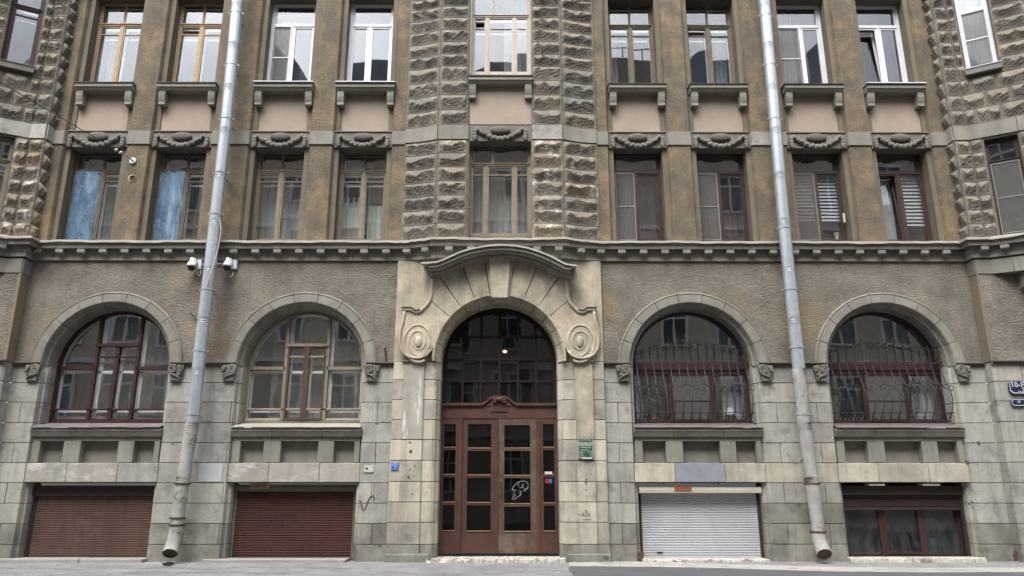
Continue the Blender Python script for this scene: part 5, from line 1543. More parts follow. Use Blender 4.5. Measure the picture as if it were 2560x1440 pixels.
# pilasters
def pil_x(px, y): return X(px, 905, y)
ZPC = [Z(y, -.10) for y in (903, 949, 999, 1049, 1099, 1151, 1204, 1255, 1306, 1361)] + [GROUND-.05]
for sx, (o0, s0_, s1_, n0, n1) in ((-1, (985, 1010, 1061, 1086, 1108)), (1, (1509, 1481, 1437, 1411, 1389))):
    xo, xa, xb, xi = pil_x(o0, -.07), pil_x(s0_, -.13), pil_x(s1_, -.13), pil_x(n0, -.10)
    xr_ = DX+sx*RD
    g_ = sx*.006
    build('pilaster_core', MB().prism_xy([(xo-g_*2, -.03), (xi, -.03), (xr_+sx*.02, .16), (xr_+sx*.02, YD+.25), (xo-g_*2, YD+.25)], GROUND-.05, ZPC[0]-.01), M['mortar'], building)
    for k in range(10):
        z1, z0 = ZPC[k], ZPC[k+1]
        mt_ = M['portal_block'] if k < 9 else M['base_stone']
        ashlar([(xo, .1), (xo, -.075), (xa-g_, -.075), (xa-g_, .1)], z0, z1, mt_)
        ashlar([(xb+g_, .1), (xb+g_, -.085), (xi-sx*.0, -.085), (xi-sx*.05, -.06), (xi-sx*.05, .1)], z0, z1, mt_)
        ashlar([(xi-sx*.052, -.06), (xi-sx*.075, -.02), (xr_+sx*.03, .03), (xr_, .06), (xr_, YD+.2), (xi-sx*.0, YD+.2), (xi, -.06)], z0, z1, mt_)
        if k >= 4: ashlar([(xa, .1), (xa, -.125), (xb, -.125), (xb, .1)], z0, z1, mt_)
    build('pilaster_shaft', MB().prism_xy([(xa, .1), (xa, -.135), (xb, -.135), (xb, .1)], ZPC[4]+.006, ZPC[0]-.03), M['shaft'] if sx < 0 else M['portal'], building, bevel=.008)
    build('pilaster_cap', MB().prism_yz([(-.15, ZPC[0]-.05), (-.19, ZPC[0]-.015), (-.19, ZPC[0]+.005), (0, ZPC[0]+.02), (0, ZPC[0]-.05)], min(xa, xb)-.03, max(xa, xb)+.03), M['grey_stone'], building)
    tag_b = MB().prism_xy([(xo-sx*.0+ (.02*sx), -.20+.06), (xo+.02*sx, -.16), (xi, -.16), (xi, .1), (xo+.02*sx, .1)], GROUND-.05, Z(1385, -.16))
    build('plinth_stone', tag_b, M['base_stone'], building, bevel=.02)

# ---------------------------------------------------------------- entrance door and transom light
ZDH, ZDT = Z(1046, YD), Z(1012, YD)
ZD0 = Z(1383, YD)
dl, dr = DX-RD, DX+RD
tw = MB(); r = RD; fr = .085
outer = arch_poly(DX, r, ZDT, ZPA, 30); innp = arch_poly(DX, r-fr, ZDT, ZPA, 30); n = len(outer)
vs = [(x, YD, z) for x, z in outer]+[(x, YD, z) for x, z in innp]+[(x, YD+.12, z) for x, z in outer]+[(x, YD+.12, z) for x, z in innp]
tw.add(vs, [f for k in range(n) for f in ((k, (k+1)%n, n+(k+1)%n, n+k), (n+k, n+(k+1)%n, 3*n+(k+1)%n, 3*n+k))])
gx = [-r+fr, -r*.645, -r*.325, 0, r*.325, r*.645, r-fr]
gz = [ZDT, Z(953, YD), Z(898, YD), Z(842, YD), ZPA+r-fr]
for g_ in gx[1:-1]:
    p = clip_poly(innp, DX+g_-.028, DX+g_+.028, ZDT, 99)
    if p: tw.prism_xz(p, YD+.01, YD+.075)
for g_ in gz[1:-1]:
    p = clip_poly(innp, DX-r, DX+r, g_-.026, g_+.026); tw.prism_xz(p, YD+.006, YD+.07)
trn = build('transom_window', tw, M['transom'], building)
for a, b in zip(gx[:-1], gx[1:]):
    for c, d in zip(gz[:-1], gz[1:]):
        p = clip_poly(innp, DX+a, DX+b, c, d)
        if len(p) > 2:
            cx_, cz_ = (a+b)/2+DX, (c+d)/2; t1, t2 = rnd.uniform(-.012, .012), rnd.uniform(-.012, .012)
            g = MB().prism_xz(p, YD+.04, YD+.045); g.v = [(x, y+t1*(x-cx_)+t2*(z-cz_), z) for x, y, z in g.v]
            build('glass_pane', g, M['glass_door2'], trn)
# door case
dc = MB()
dc.box(dl, dr, YD-.03, YD+.10, ZDH, ZDT)
dx = lambda px: X(px, 1200, YD)
case = build('door_case', dc, M['door'], building)
pts = [(-r, .0), (-.42, .0), (-.36, .015), (-.29, .06), (-.22, .13), (-.13, .165), (.13, .165), (.22, .13), (.29, .06), (.36, .015), (.42, .0), (r, .0)]
up_ = [(DX+x, ZDT+z+.035) for x, z in pts]; lo_ = [(DX+x, ZDT+z-.025) for x, z in pts]
cm = MB()
for i in range(len(pts)-1): cm.prism_xz([lo_[i], lo_[i+1], up_[i+1], up_[i]], YD-.085, YD+.04)
build('door_cornice', cm, M['door'], case)
cm = MB().prism_xz([(DX-.30, ZDT-.03), (DX-.24, ZDT+.03), (DX-.14, ZDT+.13), (DX+.14, ZDT+.13), (DX+.24, ZDT+.03), (DX+.30, ZDT-.03)], YD-.05, YD+.05)
build('cartouche', cm, M['door'], case)
cm = MB().prism_xz([(DX-.20, ZDT-.17), (DX-.20, ZDT-.06), (DX-.10, ZDT-.015), (DX+.10, ZDT-.015), (DX+.20, ZDT-.06), (DX+.20, ZDT-.17)], YD-.05, YD-.02)
build('tablet', cm, M['door'], case, bevel=.01)
cm = MB(); cm.ell((DX, YD-.09, ZDT+.115), .10, .05, .05, 10, 6)
for sx in (-1, 1): cm.tube([(x, YD-.095, z) for x, _, z in scroll_pts(DX+sx*.10, ZDT+.08, .05, .012, 1.5, -1.3, 16, 0, sx)], .018, 5)
build('cartouche_scroll', cm, M['door'], case, smooth=True)
px_ = [1104, 1142, 1153, 1241, 1250, 1340, 1349, 1390]
bx = [dl] + [dx(p) for p in (1146, 1154)] + [dx(1245)-.0] + [dx(p) for p in (1341, 1350)] + [dr]
zd_t = ZDH-.0
def glazed_leaf(name, x0, x1, st, cuts, m, y, bottom, worn=None, bead=None):
    w = MB(); zs_ = [Z(c, y) for c in cuts]
    w.box(x0, x0+st, y-.02, y+.04, ZD0, zd_t); w.box(x1-st, x1, y-.02, y+.04, ZD0, zd_t)
    w.box(x0+st, x1-st, y-.02, y+.04, zs_[0], zd_t)
    for k in range(1, len(cuts)-1):
        w.box(x0+st, x1-st, y-.022, y+.04, zs_[k]-.028, zs_[k]+.028)
    w.box(x0+st, x1-st, y-.015, y+.035, ZD0, zs_[-1])
    o = build(name, w, m, building)
    for k in range(len(cuts)-1):
        a, b = zs_[k+1]+(.028 if k+1 < len(cuts)-1 else 0), zs_[k]-(.028 if k else 0)
        t1, t2 = rnd.uniform(-.01, .01), rnd.uniform(-.01, .01)
        pane(x0+st, x1-st, a, b, y+.012, M['glass_door'], o)
        if bead: build('glazing_bead', MB().box(x0+st, x1-st, y-.034, y-.012, a-.004, a+.016), bead, o)
    return o
build('door_post', MB().box(bx[1], bx[2], YD-.05, YD+.08, ZD0-.0, zd_t), M['door'], building)
build('door_post', MB().box(bx[4], bx[5], YD-.05, YD+.08, ZD0-.0, zd_t), M['door'], building)
cuts = (1060, 1124, 1191, 1260, 1328)
sl1 = glazed_leaf('side_light', dl, bx[1], .075, (1060, 1122, 1190, 1259, 1327), M['door'], YD, 0, bead=M['door_edge'])
sl2 = glazed_leaf('side_light', bx[5], dr, .075, (1060, 1122, 1190, 1261, 1328), M['door'], YD, 0, bead=M['door_edge'])
lf1 = glazed_leaf('door_leaf', bx[2], bx[3]-.035, .125, cuts, M['door'], YD+.01, 0, bead=M['door_edge'])
lf2 = glazed_leaf('door_leaf', bx[3]+.005, bx[4], .135, (1063, 1124, 1192, 1263, 1329), M['door_worn'], YD+.0, 0, bead=M['door_edge'])
lf2['label'] = 'door leaf with a worn grey bottom panel'
build('meeting_stile', MB().box(bx[3]-.034, bx[3]+.003, YD-.045, YD+.05, ZD0, zd_t), M['door'], lf1)
hx = bx[3]+.07
build('handle', MB().tube([(hx, YD-.02, Z(1243, YD)), (hx, YD-.07, Z(1240, YD)), (hx+.005, YD-.075, Z(1215, YD)), (hx, YD-.02, Z(1212, YD))], .013, 6), M['iron'], lf2)
build('lock_plate', MB().box(hx-.03, hx+.03, YD-.026, YD-.015, Z(1222, YD), Z(1205, YD)), M['iron'], lf2)
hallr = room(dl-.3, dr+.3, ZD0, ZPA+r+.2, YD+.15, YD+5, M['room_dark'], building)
# things in the hall: lit ceiling lamp
lp = thing('hall_lamp', 'lit round ceiling lamp seen through the dark transom above the door', 'lamp', (X(1262, 879, 2.2), 2.2, Z(879, 2.2)))
build('shade', MB().ell((X(1262, 879, 2.2), 2.2, Z(879, 2.2)), .062, .062, .040, 12, 7), M['lamp'], lp, smooth=True)
build('cord', MB().tube([(X(1262, 879, 2.2), 2.2, Z(879, 2.2)+.04), (X(1262, 879, 2.2), 2.2, Z(846, 2.2))], .01, 4), M['steel'], lp)
# papers pushed against the side light
stx = [X(1362, 1182, YD), X(1383, 1182, YD)]
build('sticker', MB().box(stx[0], stx[1]-.02, YD+.002, YD+.006, Z(1185, YD), Z(1179, YD)), M['sign_white'], sl2)
build('sticker', MB().box(stx[0], stx[1]-.02, YD+.002, YD+.006, Z(1190, YD), Z(1186, YD)), M['olive'], sl2)
xs_ = X(1373, 1200, YD)
build('sticker', MB().prism_xz([(X(1363, 1200, YD), Z(1208, YD)), (xs_+.02, Z(1208, YD)), (xs_-.02, Z(1197, YD)), (X(1363, 1200, YD), Z(1197, YD))], YD+.001, YD+.006), M['red'], sl2)
build('sticker', MB().prism_xz([(xs_+.025, Z(1208, YD)), (X(1380, 1200, YD), Z(1208, YD)), (X(1380, 1200, YD), Z(1197, YD)), (xs_-.015, Z(1197, YD))], YD+.001, YD+.006), M['blue'], sl2)
# drawn scribbles
def stroke(name, pix, y, m, r, par, lab=None):
    pts = [at(a, b, y) for a, b in pix]
    return build(name, MB().tube(pts, r, 4), m, par, label=lab)
k_ = 1/3.2735
def dpx(pts): return [(1080+a*k_, 960+b*k_) for a, b in pts]
for s_ in ([(655, 865), (668, 838), (690, 812), (718, 797), (750, 793), (776, 802), (788, 822), (783, 848), (770, 866), (750, 880)],
           [(655, 865), (690, 866), (660, 885), (684, 890), (655, 910), (690, 905), (664, 925), (655, 938), (675, 945), (700, 922), (728, 908), (730, 880), (714, 872)],
           [(715, 806), (695, 835), (718, 832), (712, 850), (736, 848), (748, 820), (735, 828), (757, 862), (790, 846)],
           [(728, 908), (718, 900), (722, 884)]):
    stroke('marker_drawing', dpx(s_), YD-.002, M['chalk'], .0042, lf2)

# ---------------------------------------------------------------- downpipes
def downpipe(px_path, yb, rad, label, n_old, mouth, seed, brk):
    r = random.Random(seed)
    P = [at(a, b, yb + d) for a, b, d in px_path]
    base = P[-1]
    t = thing('downpipe', label, 'drainpipe', tuple(base), 'drainpipes down the front of the house')
    # sections, each slipped into the next
    L = [0]
    for a, b in zip(P[:-1], P[1:]): L.append(L[-1]+(b-a).length)
    def pt(s):
        for i in range(len(P)-1):
            if s <= L[i+1] or i == len(P)-2:
                return P[i]+(P[i+1]-P[i])*((s-L[i])/(L[i+1]-L[i]))
    tot = L[-1]; step = 1.12; s = 0.0; k = 0
    n = int(tot/step)
    step = tot/n
    for k in range(n):
        a, b = k*step, (k+1)*step
        ss = [a-.0, a+.05, a+.06] + [a+.06+(b-a-.06+.03)*j/6 for j in range(1, 7)]
        pp = [pt(min(tot, max(0, q))) for q in ss]
        rr = [rad*1.02, rad*1.02, rad*1.0] + [rad*(.998-.006*j/6) for j in range(1, 7)]
        old = k >= n-n_old
        if old:
            rr = [q*(1+r.uniform(-.05, .05)) for q in rr]; pp = [p+Vector((r.uniform(-.008, .008), 0, 0)) for p in pp]
        build('pipe_section', MB().tube(pp, rr, 18, cap=False), M['old_paint_pipe'] if old else M['zinc'], t, smooth=True)
        # swaged beads near the joint
        for q in (.0, .05):
            c = pt(min(tot-.02, a+q+.10)); d = (pt(min(tot, a+q+.14))-pt(a+q+.06)).normalized()
            build('seam_ring', MB().tube([c-d*.008, c, c+d*.008], [rad*1.0, rad*1.03, rad*1.0], 18), M['zinc'] if not old else M['old_paint_pipe'], t, smooth=True)
    for y in brk:
        # bracket rings with two bolt ends
        best = min(range(200), key=lambda q: abs((lambda v: 720-F_PX*(v-CAM).dot(UPV)/(v-CAM).dot(FWD))(pt(tot*q/199))-y))
        c = pt(tot*best/199); rr = rad*1.07
        old = y > 1150
        m = MB().tube([(c.x, c.y, c.z-.018), (c.x, c.y, c.z+.018)], [rr, rr], 18, cap=True)
        b_ = build('bracket', m, M['rust'] if old else M['zinc'], t)
        for sx in (-1, 1):
            build('bolt', MB().box(c.x+sx*(rr-.01), c.x+sx*(rr+.032), c.y-.012, c.y+.012, c.z-.012, c.z+.012), M['zinc'] if not old else M['rust'], b_)
        build('stay', MB().tube([(c.x, c.y+rad*.9, c.z), (c.x, .02 if y > 640 else Y_PIER, c.z)], .014, 5), M['zinc'] if not old else M['rust'], b_)
    # open mouth
    q = [Vector(p) for p in mouth]
    build('outlet', MB().tube(q, [rad*1.0, rad*1.03, rad*1.04, rad*1.08], 18, cap=False), M['old_paint_pipe'], t, smooth=True)
    d = (q[-1]-q[-2]).normalized()
    build('outlet_lining', MB().tube([q[-1]-d*.16, q[-1]-d*.012], [rad*.9, rad*1.035], 18), M['pipe_inside'], t)
    return t
lp_ = [(603, -90, 0), (592, 20, 0), (566, 300, 0), (533, 595, 0), (523, 690, .0), (500, 880, .08), (485, 1037, .12), (472, 1110, .14), (457, 1205, .14), (447, 1270, .14), (440, 1330, .14)]
yb1 = -.50
e = at(440, 1330, yb1+.14)
m1 = [e, at(436, 1350, yb1+.13), at(430, 1368, yb1+.08), at(425, 1384, yb1-.02)]
downpipe(lp_, yb1, .140, 'galvanised downpipe with two white cameras beside it and a tilted mossy foot', 2, m1, 3, (37, 165, 295, 435, 535, 724, 878, 1040, 1207, 1299, 1311))
rp_ = [(1901, -90, 0), (1912, 20, 0), (1937, 300, 0), (1963, 595, 0), (1973, 690, .0), (1993, 880, .08), (2008, 1037, .12), (2017, 1110, .14), (2030, 1205, .14), (2039, 1270, .14), (2045, 1330, .14)]
e = at(2045, 1330, yb1+.14)
m2 = [e, at(2047, 1350, yb1+.13), at(2054, 1368, yb1+.06), at(2061, 1386, yb1-.08)]
downpipe(rp_, yb1, .140, 'galvanised downpipe whose white painted foot ends in an open round spout', 3, m2, 5, (42, 165, 295, 573, 724, 870, 1038, 1213, 1347))
# thin stray cable along the left pipe
cb = MB().tube([at(549, 548, -.66), at(553, 575, -.66), at(547, 610, -.66), at(538, 650, -.67), at(520, 700, -.66), at(513, 730, -.6)], .008, 5)
tag(build('cable', cb, M['cable_white']), 'thin pale loose cable drooping across the left downpipe above the cameras', 'cable')

# ---------------------------------------------------------------- surveillance cameras
def camera_unit(px, py, label):
    bx_ = at(px, py, -.02); t = thing('security_camera', label, 'camera', tuple(bx_), 'dome cameras on the wall')
    x, y, z = bx_
    build('wall_box', MB().box(x+.0, x+.15, y-.07, y+.03, z-.12, z+.11), M['cam_white'], t, bevel=.012)
    build('arm', MB().prism_xz([(x-.055, z+.11), (x+.05, z+.11), (x+.08, z-.02), (x+.0, z-.08), (x-.055, z-.02)], y-.18, y-.065), M['cam_white'], t, bevel=.012)
    n = 18; prof = [(.040, .11), (.048, .05), (.064, .02), (.094, -.03), (.108, -.07), (.110, -.098), (.09, -.102)]
    m = MB(); cx, cy = x-.02, y-.19
    m.add([(cx+r_*cos(2*pi*k/n), cy+r_*sin(2*pi*k/n), z+h_) for r_, h_ in prof for k in range(n)],
          [(j*n+k, (j+1)*n+k, (j+1)*n+(k+1)%n, j*n+(k+1)%n) for j in range(len(prof)-1) for k in range(n)] + [tuple(range(n))])
    build('housing', m, M['cam_white'], t, smooth=True)
    build('dome', MB().ell((cx, cy, z-.118), .084, .084, .09, 16, 10), M['cam_black'], t, smooth=True)
camera_unit(490, 662, 'white dome camera to the left of the galvanised downpipe')
camera_unit(578, 662, 'white dome camera to the right of the galvanised downpipe')
cb = MB().tube([at(a, b, -.05) for a, b in ((495, 672), (493, 684), (497, 691), (501, 684), (502, 668), (507, 660), (515, 658), (540, 659), (555, 659), (568, 658))], .012, 6)
tag(build('camera_cable', cb, M['cable_white'], smooth=True), 'white looped cable running behind the downpipe between the two cameras', 'cable')
cb = MB().tube([at(a, b, -.08) for a, b in ((583, 681), (581, 689), (576, 692), (573, 690))], .012, 6)
tag(build('camera_cable', cb, M['cable_white'], smooth=True), 'short white cable hooked under the right dome camera', 'cable')

# ---------------------------------------------------------------- street wire and its wall anchor
an = at(333, 403, Y_PIER)
t = thing('wire_anchor', 'round grey wall anchor with turnbuckle on the left pier', 'anchor', tuple(an))
n = 18
build('rosette', MB().prism_xz([(an.x+.085*cos(2*pi*k/n), an.z+.085*sin(2*pi*k/n)) for k in range(n)], an.y-.04, an.y+.02), M['steel'], t, bevel=.01)
w1 = at(313, 388, -.55); w2 = at(306, 383, -.7)
build('eye_bolt', MB().tube([an, at(326, 397, -.25)], .016, 6), M['iron'], t)
build('turnbuckle', MB().tube([at(326, 397, -.25), at(322, 394, -.34), at(313, 388, -.50), w1], [.012, .026, .026, .012], 6), M['steel'], t)
w3 = at(0, 205, -6.0)
d = (w3-w1); w4 = w1+d*(16.0/abs(d.y))
wires = MB().tube([w1+(w4-w1)*(k/12) for k in range(13)], .009, 5)
tag(build('span_wire', wires, M['wire']), 'thin dark wire stretched from the wall anchor up over the street', 'wire')
for q, nm in ((.035, 1), (.018, 2)):
    p = w1+(w4-w1)*q
    build('insulator', MB().ell(tuple(p), .045, .035, .03, 8, 5, .6), M['pvc_white'], t)
# broken plaster hole in the left pier, bared brick inside
hc = at(330, 447, Y_PIER); r = random.Random(3); n = 16
rim = [(hc.x+(.10+r.uniform(-.02, .02))*cos(2*pi*k/n), hc.z+(.11+r.uniform(-.02, .02))*sin(2*pi*k/n)) for k in range(n)]
inn_ = [(hc.x+(x-hc.x)*.68+.02, hc.z+(z-hc.z)*.66+.01) for x, z in rim]
hb = MB(); hb.add([(x, Y_PIER-.004, z) for x, z in rim]+[(x, Y_PIER-.028, z) for x, z in inn_]+[(x, Y_PIER-.002, z) for x, z in inn_], [(k, (k+1)%n, n+(k+1)%n, n+k) for k in range(n)]+[(n+k, n+(k+1)%n, 2*n+(k+1)%n, 2*n+k) for k in range(n)])
ph = build('plaster_hole', hb, M['spandrel'], building)
build('bared_brick', MB().prism_xz(inn_, Y_PIER-.003, Y_PIER+.02), M['brick_hole'], ph)

# ---------------------------------------------------------------- signs
def text(body, px, py, y, h, m, par, align='CENTER', bold=0.0):
    c = bpy.data.curves.new('lettering', 'FONT'); c.body = body; c.size = h; c.align_x = align; c.align_y = 'CENTER'; c.extrude = .002; c.offset = bold
    c.resolution_u = 2
    tmp = bpy.data.objects.new('lettering_curve', c); COL.objects.link(tmp)
    bpy.context.view_layer.update()
    me = bpy.data.meshes.new_from_object(tmp.evaluated_get(bpy.context.evaluated_depsgraph_get()))
    bpy.data.objects.remove(tmp); me.name = 'lettering'; me.materials.clear(); me.materials.append(m)
    o = bpy.data.objects.new('lettering', me); COL.objects.link(o)
    ro = ORG.get(par.name, (0,0,0)); p = at(px, py, y)
    o.location = (p.x-ro[0], p.y-ro[1], p.z-ro[2]); o.rotation_euler = (pi/2, 0, 0); o.parent = par; ORG[o.name] = tuple(p)
    return o
def ringxz(poly, k, y0, y1, mb, inset):
    cx_ = sum(p[0] for p in poly)/len(poly); cz_ = sum(p[1] for p in poly)/len(poly)
    hw = max(abs(p[0]-cx_) for p in poly); hh = max(abs(p[1]-cz_) for p in poly)
    q = [(cx_+(x-cx_)*(1-inset/hw), cz_+(z-cz_)*(1-inset/hh)) for x, z in poly]
    q2 = [(cx_+(x-cx_)*(1-(inset+k)/hw), cz_+(z-cz_)*(1-(inset+k)/hh)) for x, z in poly]
    n = len(poly); mb.add([(x, y0, z) for x, z in q]+[(x, y0, z) for x, z in q2], [(i, (i+1)%n, n+(i+1)%n, n+i) for i in range(n)])
YS = -WING-.05
p0, p1 = at(2522, 985, YS), at(2522, 944, YS)
t = thing('street_sign', 'navy enamel street name sign with white rim on the right corner', 'sign', tuple(at(2580, 965, YS)))
xa = p0.x; xw = 1.30; zl, zh = Z(985, YS), Z(950, YS)
poly = [(xa+.07, zl), (xa+xw-.07, zl), (xa+xw, zl+.06), (xa+xw, zh-.06), (xa+xw-.08, zh-.0), (xa+xw*.5+.22, zh+.01), (xa+xw*.5+.16, zh+.06), (xa+xw*.5-.16, zh+.06), (xa+xw*.5-.22, zh+.01), (xa+.08, zh), (xa, zh-.06), (xa, zl+.06)]
xa0 = X(2521, 965, YS)
poly = [(x-xa+xa0, z) for x, z in poly]
build('plate', MB().prism_xz(poly, YS, YS+.02), M['navy'], t, bevel=.004)
rg = MB(); ringxz(poly, .016, YS-.003, 0, rg, .022); build('rim', rg, M['sign_white'], t)
text('10-Я СОВЕТСКАЯ', 2526.5, 962, YS-.004, .165, M['sign_white'], t, 'LEFT', .001)
text('УЛИЦА', 2555, 972.5, YS-.004, .085, M['sign_white'], t, 'LEFT')
text('10-YA SOVETSKAYA ULITSA', 2545, 979.5, YS-.004, .058, M['sign_white'], t, 'LEFT')
t = thing('house_number_sign', 'small navy enamel house number plate below the street name sign', 'sign', tuple(at(2560, 1005, YS)))
xa0 = X(2528, 1005, YS); zl, zh = Z(1015, YS), Z(995.5, YS)
poly = [(xa0+.04, zl), (xa0+.50, zl), (xa0+.54, zl+.04), (xa0+.54, zh-.04), (xa0+.50, zh), (xa0+.04, zh), (xa0, zh-.04), (xa0, zl+.04)]
build('plate', MB().prism_xz(poly, YS, YS+.02), M['navy'], t, bevel=.004)
rg = MB(); ringxz(poly, .012, YS-.003, 0, rg, .014); build('rim', rg, M['sign_white'], t)
text('17', 2547, 1005, YS-.004, .075, M['sign_white'], t, 'CENTER', .002)
# green museum board on the right pilaster
YG = -.175
t = thing('museum_board', 'dark green notice board with cream lettering right of the door', 'sign', tuple(at(1464, 1121, YG)))
xa, xb, za, zb = X(1444.5, 1121, YG), X(1483, 1121, YG), Z(1146.5, YG), Z(1094, YG)
build('plate', MB().box(xa, xb, YG, YG+.045, za, zb), M['sign_green'], t, bevel=.004)
rg = MB(); rg2 = [(xa, za), (xb, za), (xb, zb), (xa, zb)]; ringxz(rg2, .008, YG-.003, 0, rg, .010); build('rim', rg, M['sign_cream'], t)
text('МУЗЕЙ-КВАРТИРА', 1463.5, 1108, YG-.004, .036, M['sign_cream'], t, 'CENTER', .0012)
text('АЛЛИЛУЕВЫХ', 1463.5, 1112.8, YG-.004, .040, M['sign_cream'], t, 'CENTER', .0012)
text('4 этаж, кв. 20', 1463.5, 1118.3, YG-.004, .038, M['sign_cream'], t, 'CENTER', .0008)
text('Режим работы', 1463.5, 1124, YG-.004, .026, M['sign_cream'], t)
text('Государственный музей\nистории Санкт-Петербурга', 1463.5, 1100.3, YG-.004, .020, M['sign_cream'], t)
for k, (a, b) in enumerate((('понедельник', 'выходной'), ('вторник', 'выходной'), ('среда', '11-18'), ('четверг', '11-18'), ('пятница', '11-18'), ('суббота', '11-18'), ('воскресенье', '11-17'))):
    text(a, 1449, 1127.6+k*2.45, YG-.004, .022, M['sign_cream'], t, 'LEFT'); text(b, 1480, 1127.6+k*2.45, YG-.004, .022, M['sign_cream'], t, 'RIGHT')
build('white_strip', MB().box(X(1456, 1145, YG), X(1480, 1145, YG), YG-.006, YG-.001, Z(1147, YG), Z(1143.8, YG)), M['sign_white'], t)
# blue sign on the left pilaster
YB_ = -.10
t = thing('blue_plaque', 'small bright blue plaque with light print on the left portal pilaster', 'sign', tuple(at(986, 1165, YB_)))
build('plate', MB().box(X(977.5, 1165, YB_), X(996, 1165, YB_), YB_, YB_+.02, Z(1174, YB_), Z(1157, YB_)), M['sign_blue'], t)
L_ = M['sign_lblue']
def chip(a, b, c, d): return MB().box(X(a, c, YB_), X(b, c, YB_), YB_-.004, YB_-.001, Z(d, YB_), Z(c, YB_))
for c in ((978.2, 979, 1158, 1173.4), (995, 995.6, 1158, 1173.4), (978.2, 995.6, 1157.4, 1158.1), (978.2, 995.6, 1173, 1173.6), (978.2, 995.6, 1166, 1166.6), (986.2, 987, 1166.5, 1173), (979.5, 982.5, 1160, 1163), (985, 989, 1158.6, 1161.2), (992, 994.6, 1159.5, 1162), (984, 990.5, 1163.4, 1165), (989, 992, 1169, 1171.2)):
    build('print', chip(*c), L_, t)
t = build('wall_plate', MB().box(X(910, 1172, -.02), X(934, 1172, -.02), -.022, .01, Z(1181, -.02), Z(1164, -.02)), M['plate_grey'], None, bevel=.004)
tag(t, 'blank pale grey plate on the ashlar wall left of the portal', 'plate')
s_ = build('slot', MB().box(X(914, 1171, -.03), X(919, 1171, -.03), -.0245, -.021, Z(1174, -.03), Z(1169, -.03)), M['ink'], t)

# ---------------------------------------------------------------- graffiti and scars on the stone
stroke('spray_squiggle', [(898, 1250), (902, 1252), (904, 1266), (908, 1275), (914, 1270), (920, 1252), (926, 1241), (932, 1239), (937, 1246)], -.006, M['brown_spray'], .016, building)
stroke('spray_squiggle', [(929, 1207), (929, 1225), (928, 1252)], -.004, M['brown_spray'], .006, building)
for s_ in ([(1455, 1290), (1456, 1280)], [(1462, 1281), (1456, 1286), (1464, 1290)], [(1466, 1280), (1465, 1290), (1469, 1287), (1465, 1285)], [(1473, 1279), (1471, 1290), (1477, 1288), (1472, 1284)], [(1462, 1276), (1468, 1277), (1467, 1280)], [(1446, 1286), (1452, 1287)], [(1456, 1300), (1463, 1297), (1478, 1299)]):
    stroke('scratched_letters', s_, -.131, M['ink'], .004, building)
for s_ in ([(629, 1211), (624, 1217), (631, 1219)], [(633, 1219), (634, 1211), (638, 1214), (634, 1216), (640, 1219)], [(641, 1212), (643, 1216), (646, 1211), (643, 1220)], [(647, 1211), (652, 1213), (648, 1219), (647, 1211)], [(653, 1219), (656, 1211), (659, 1219), (654, 1216)], [(660, 1211), (666, 1212), (661, 1219), (667, 1218)]):
    stroke('marker_tag', s_, .210, M['ink'], .007, s2)
r = random.Random(8)
def scar(px, py, y, rad, m=None):
    c = at(px, py, y); n = 9
    p = [(c.x+rad*r.uniform(.6, 1.2)*cos(2*pi*k/n), c.z+rad*r.uniform(.6, 1.2)*sin(2*pi*k/n)) for k in range(n)]
    build('chip_hole', MB().prism_xz(p, y-.003, y+.01), m or M['mortar'], building)
for px, py, rad in ((1025, 1106, .028), (1027, 1129, .045), (1014, 1163, .016), (1038, 1165, .02), (1025, 1174, .022), (1022, 1193, .035), (1031, 1236, .022)): scar(px, py, -.127, rad)
for px, py, rad in ((1466, 1198, .024), (1465, 1207, .028), (1453, 1178, .012), (1476, 1174, .012), (1465, 1225, .02), (1459, 960, .014)): scar(px, py, -.131, rad)
for px, py in ((2020, 1286), (2023, 1303), (2011, 1200), (2004, 1151), (2028, 1325)): scar(px, py, -.007, .022)
for px, py, rad in ((1253, 717, .07), (1334, 748, .035), (1405, 728, .02)):
    scar(px, py, -.334 if px == 1253 else YV-.005, rad, M['portal_block'])
# broken stone corners: bare brick by the white shutter and at the corner of the right bay
for px, py, y, rx_, rz_ in ((1602, 1388, -.006, .085, .09), (882, 1370, -.008, .05, .12), (1515, 1394, -.165, .07, .04), (2540, 1388, -WING-.007, .06, .12)):
    c = at(px, py, y); n = 14
    p = [(c.x+rx_*r.uniform(.65, 1.15)*cos(2*pi*k/n), c.z+rz_*r.uniform(.65, 1.15)*sin(2*pi*k/n)) for k in range(n)]
    build('broken_patch', MB().prism_xz(p, y-.002, y+.01), M['brick_hole'] if px in (1602, 2540) else M['mortar'], building)
for k in range(46):
    xx = r.choice([(372, 560), (905, 975), (1512, 1590), (1905, 2090), (2418, 2455)])
    px, py = r.uniform(*xx), r.choice((1057, 1107, 1157, 1207, 1258, 1309, 1361))+r.uniform(-4, 4)
    if xx[0] in (372, 1905) and abs(px-(460 if xx[0] < 1000 else 2035)) < 22: continue
    scar(px, py, -.007, r.choice((.014, .018, .025, .034)), M['base_stone'] if r.random() < .5 else M['mortar'])
# scrap of old bracket on the plaster by the portal and a spike by the pipe
stroke('iron_stub', [(965, 905), (964, 880), (962, 872), (966, 869)], -.05, M['rust'], .022, building)
stroke('iron_stub', [(475, 781), (482, 788), (494, 802)], -.06, M['rust'], .016, building)
# old wooden wall staples of cable, stray bits
# sash handle-like white block at the far right window
build('latch', MB().box(X(2108, 545, .2), X(2112, 545, .2), .18, .22, Z(555, .2), Z(532, .2)), M['cream_paint'], building)

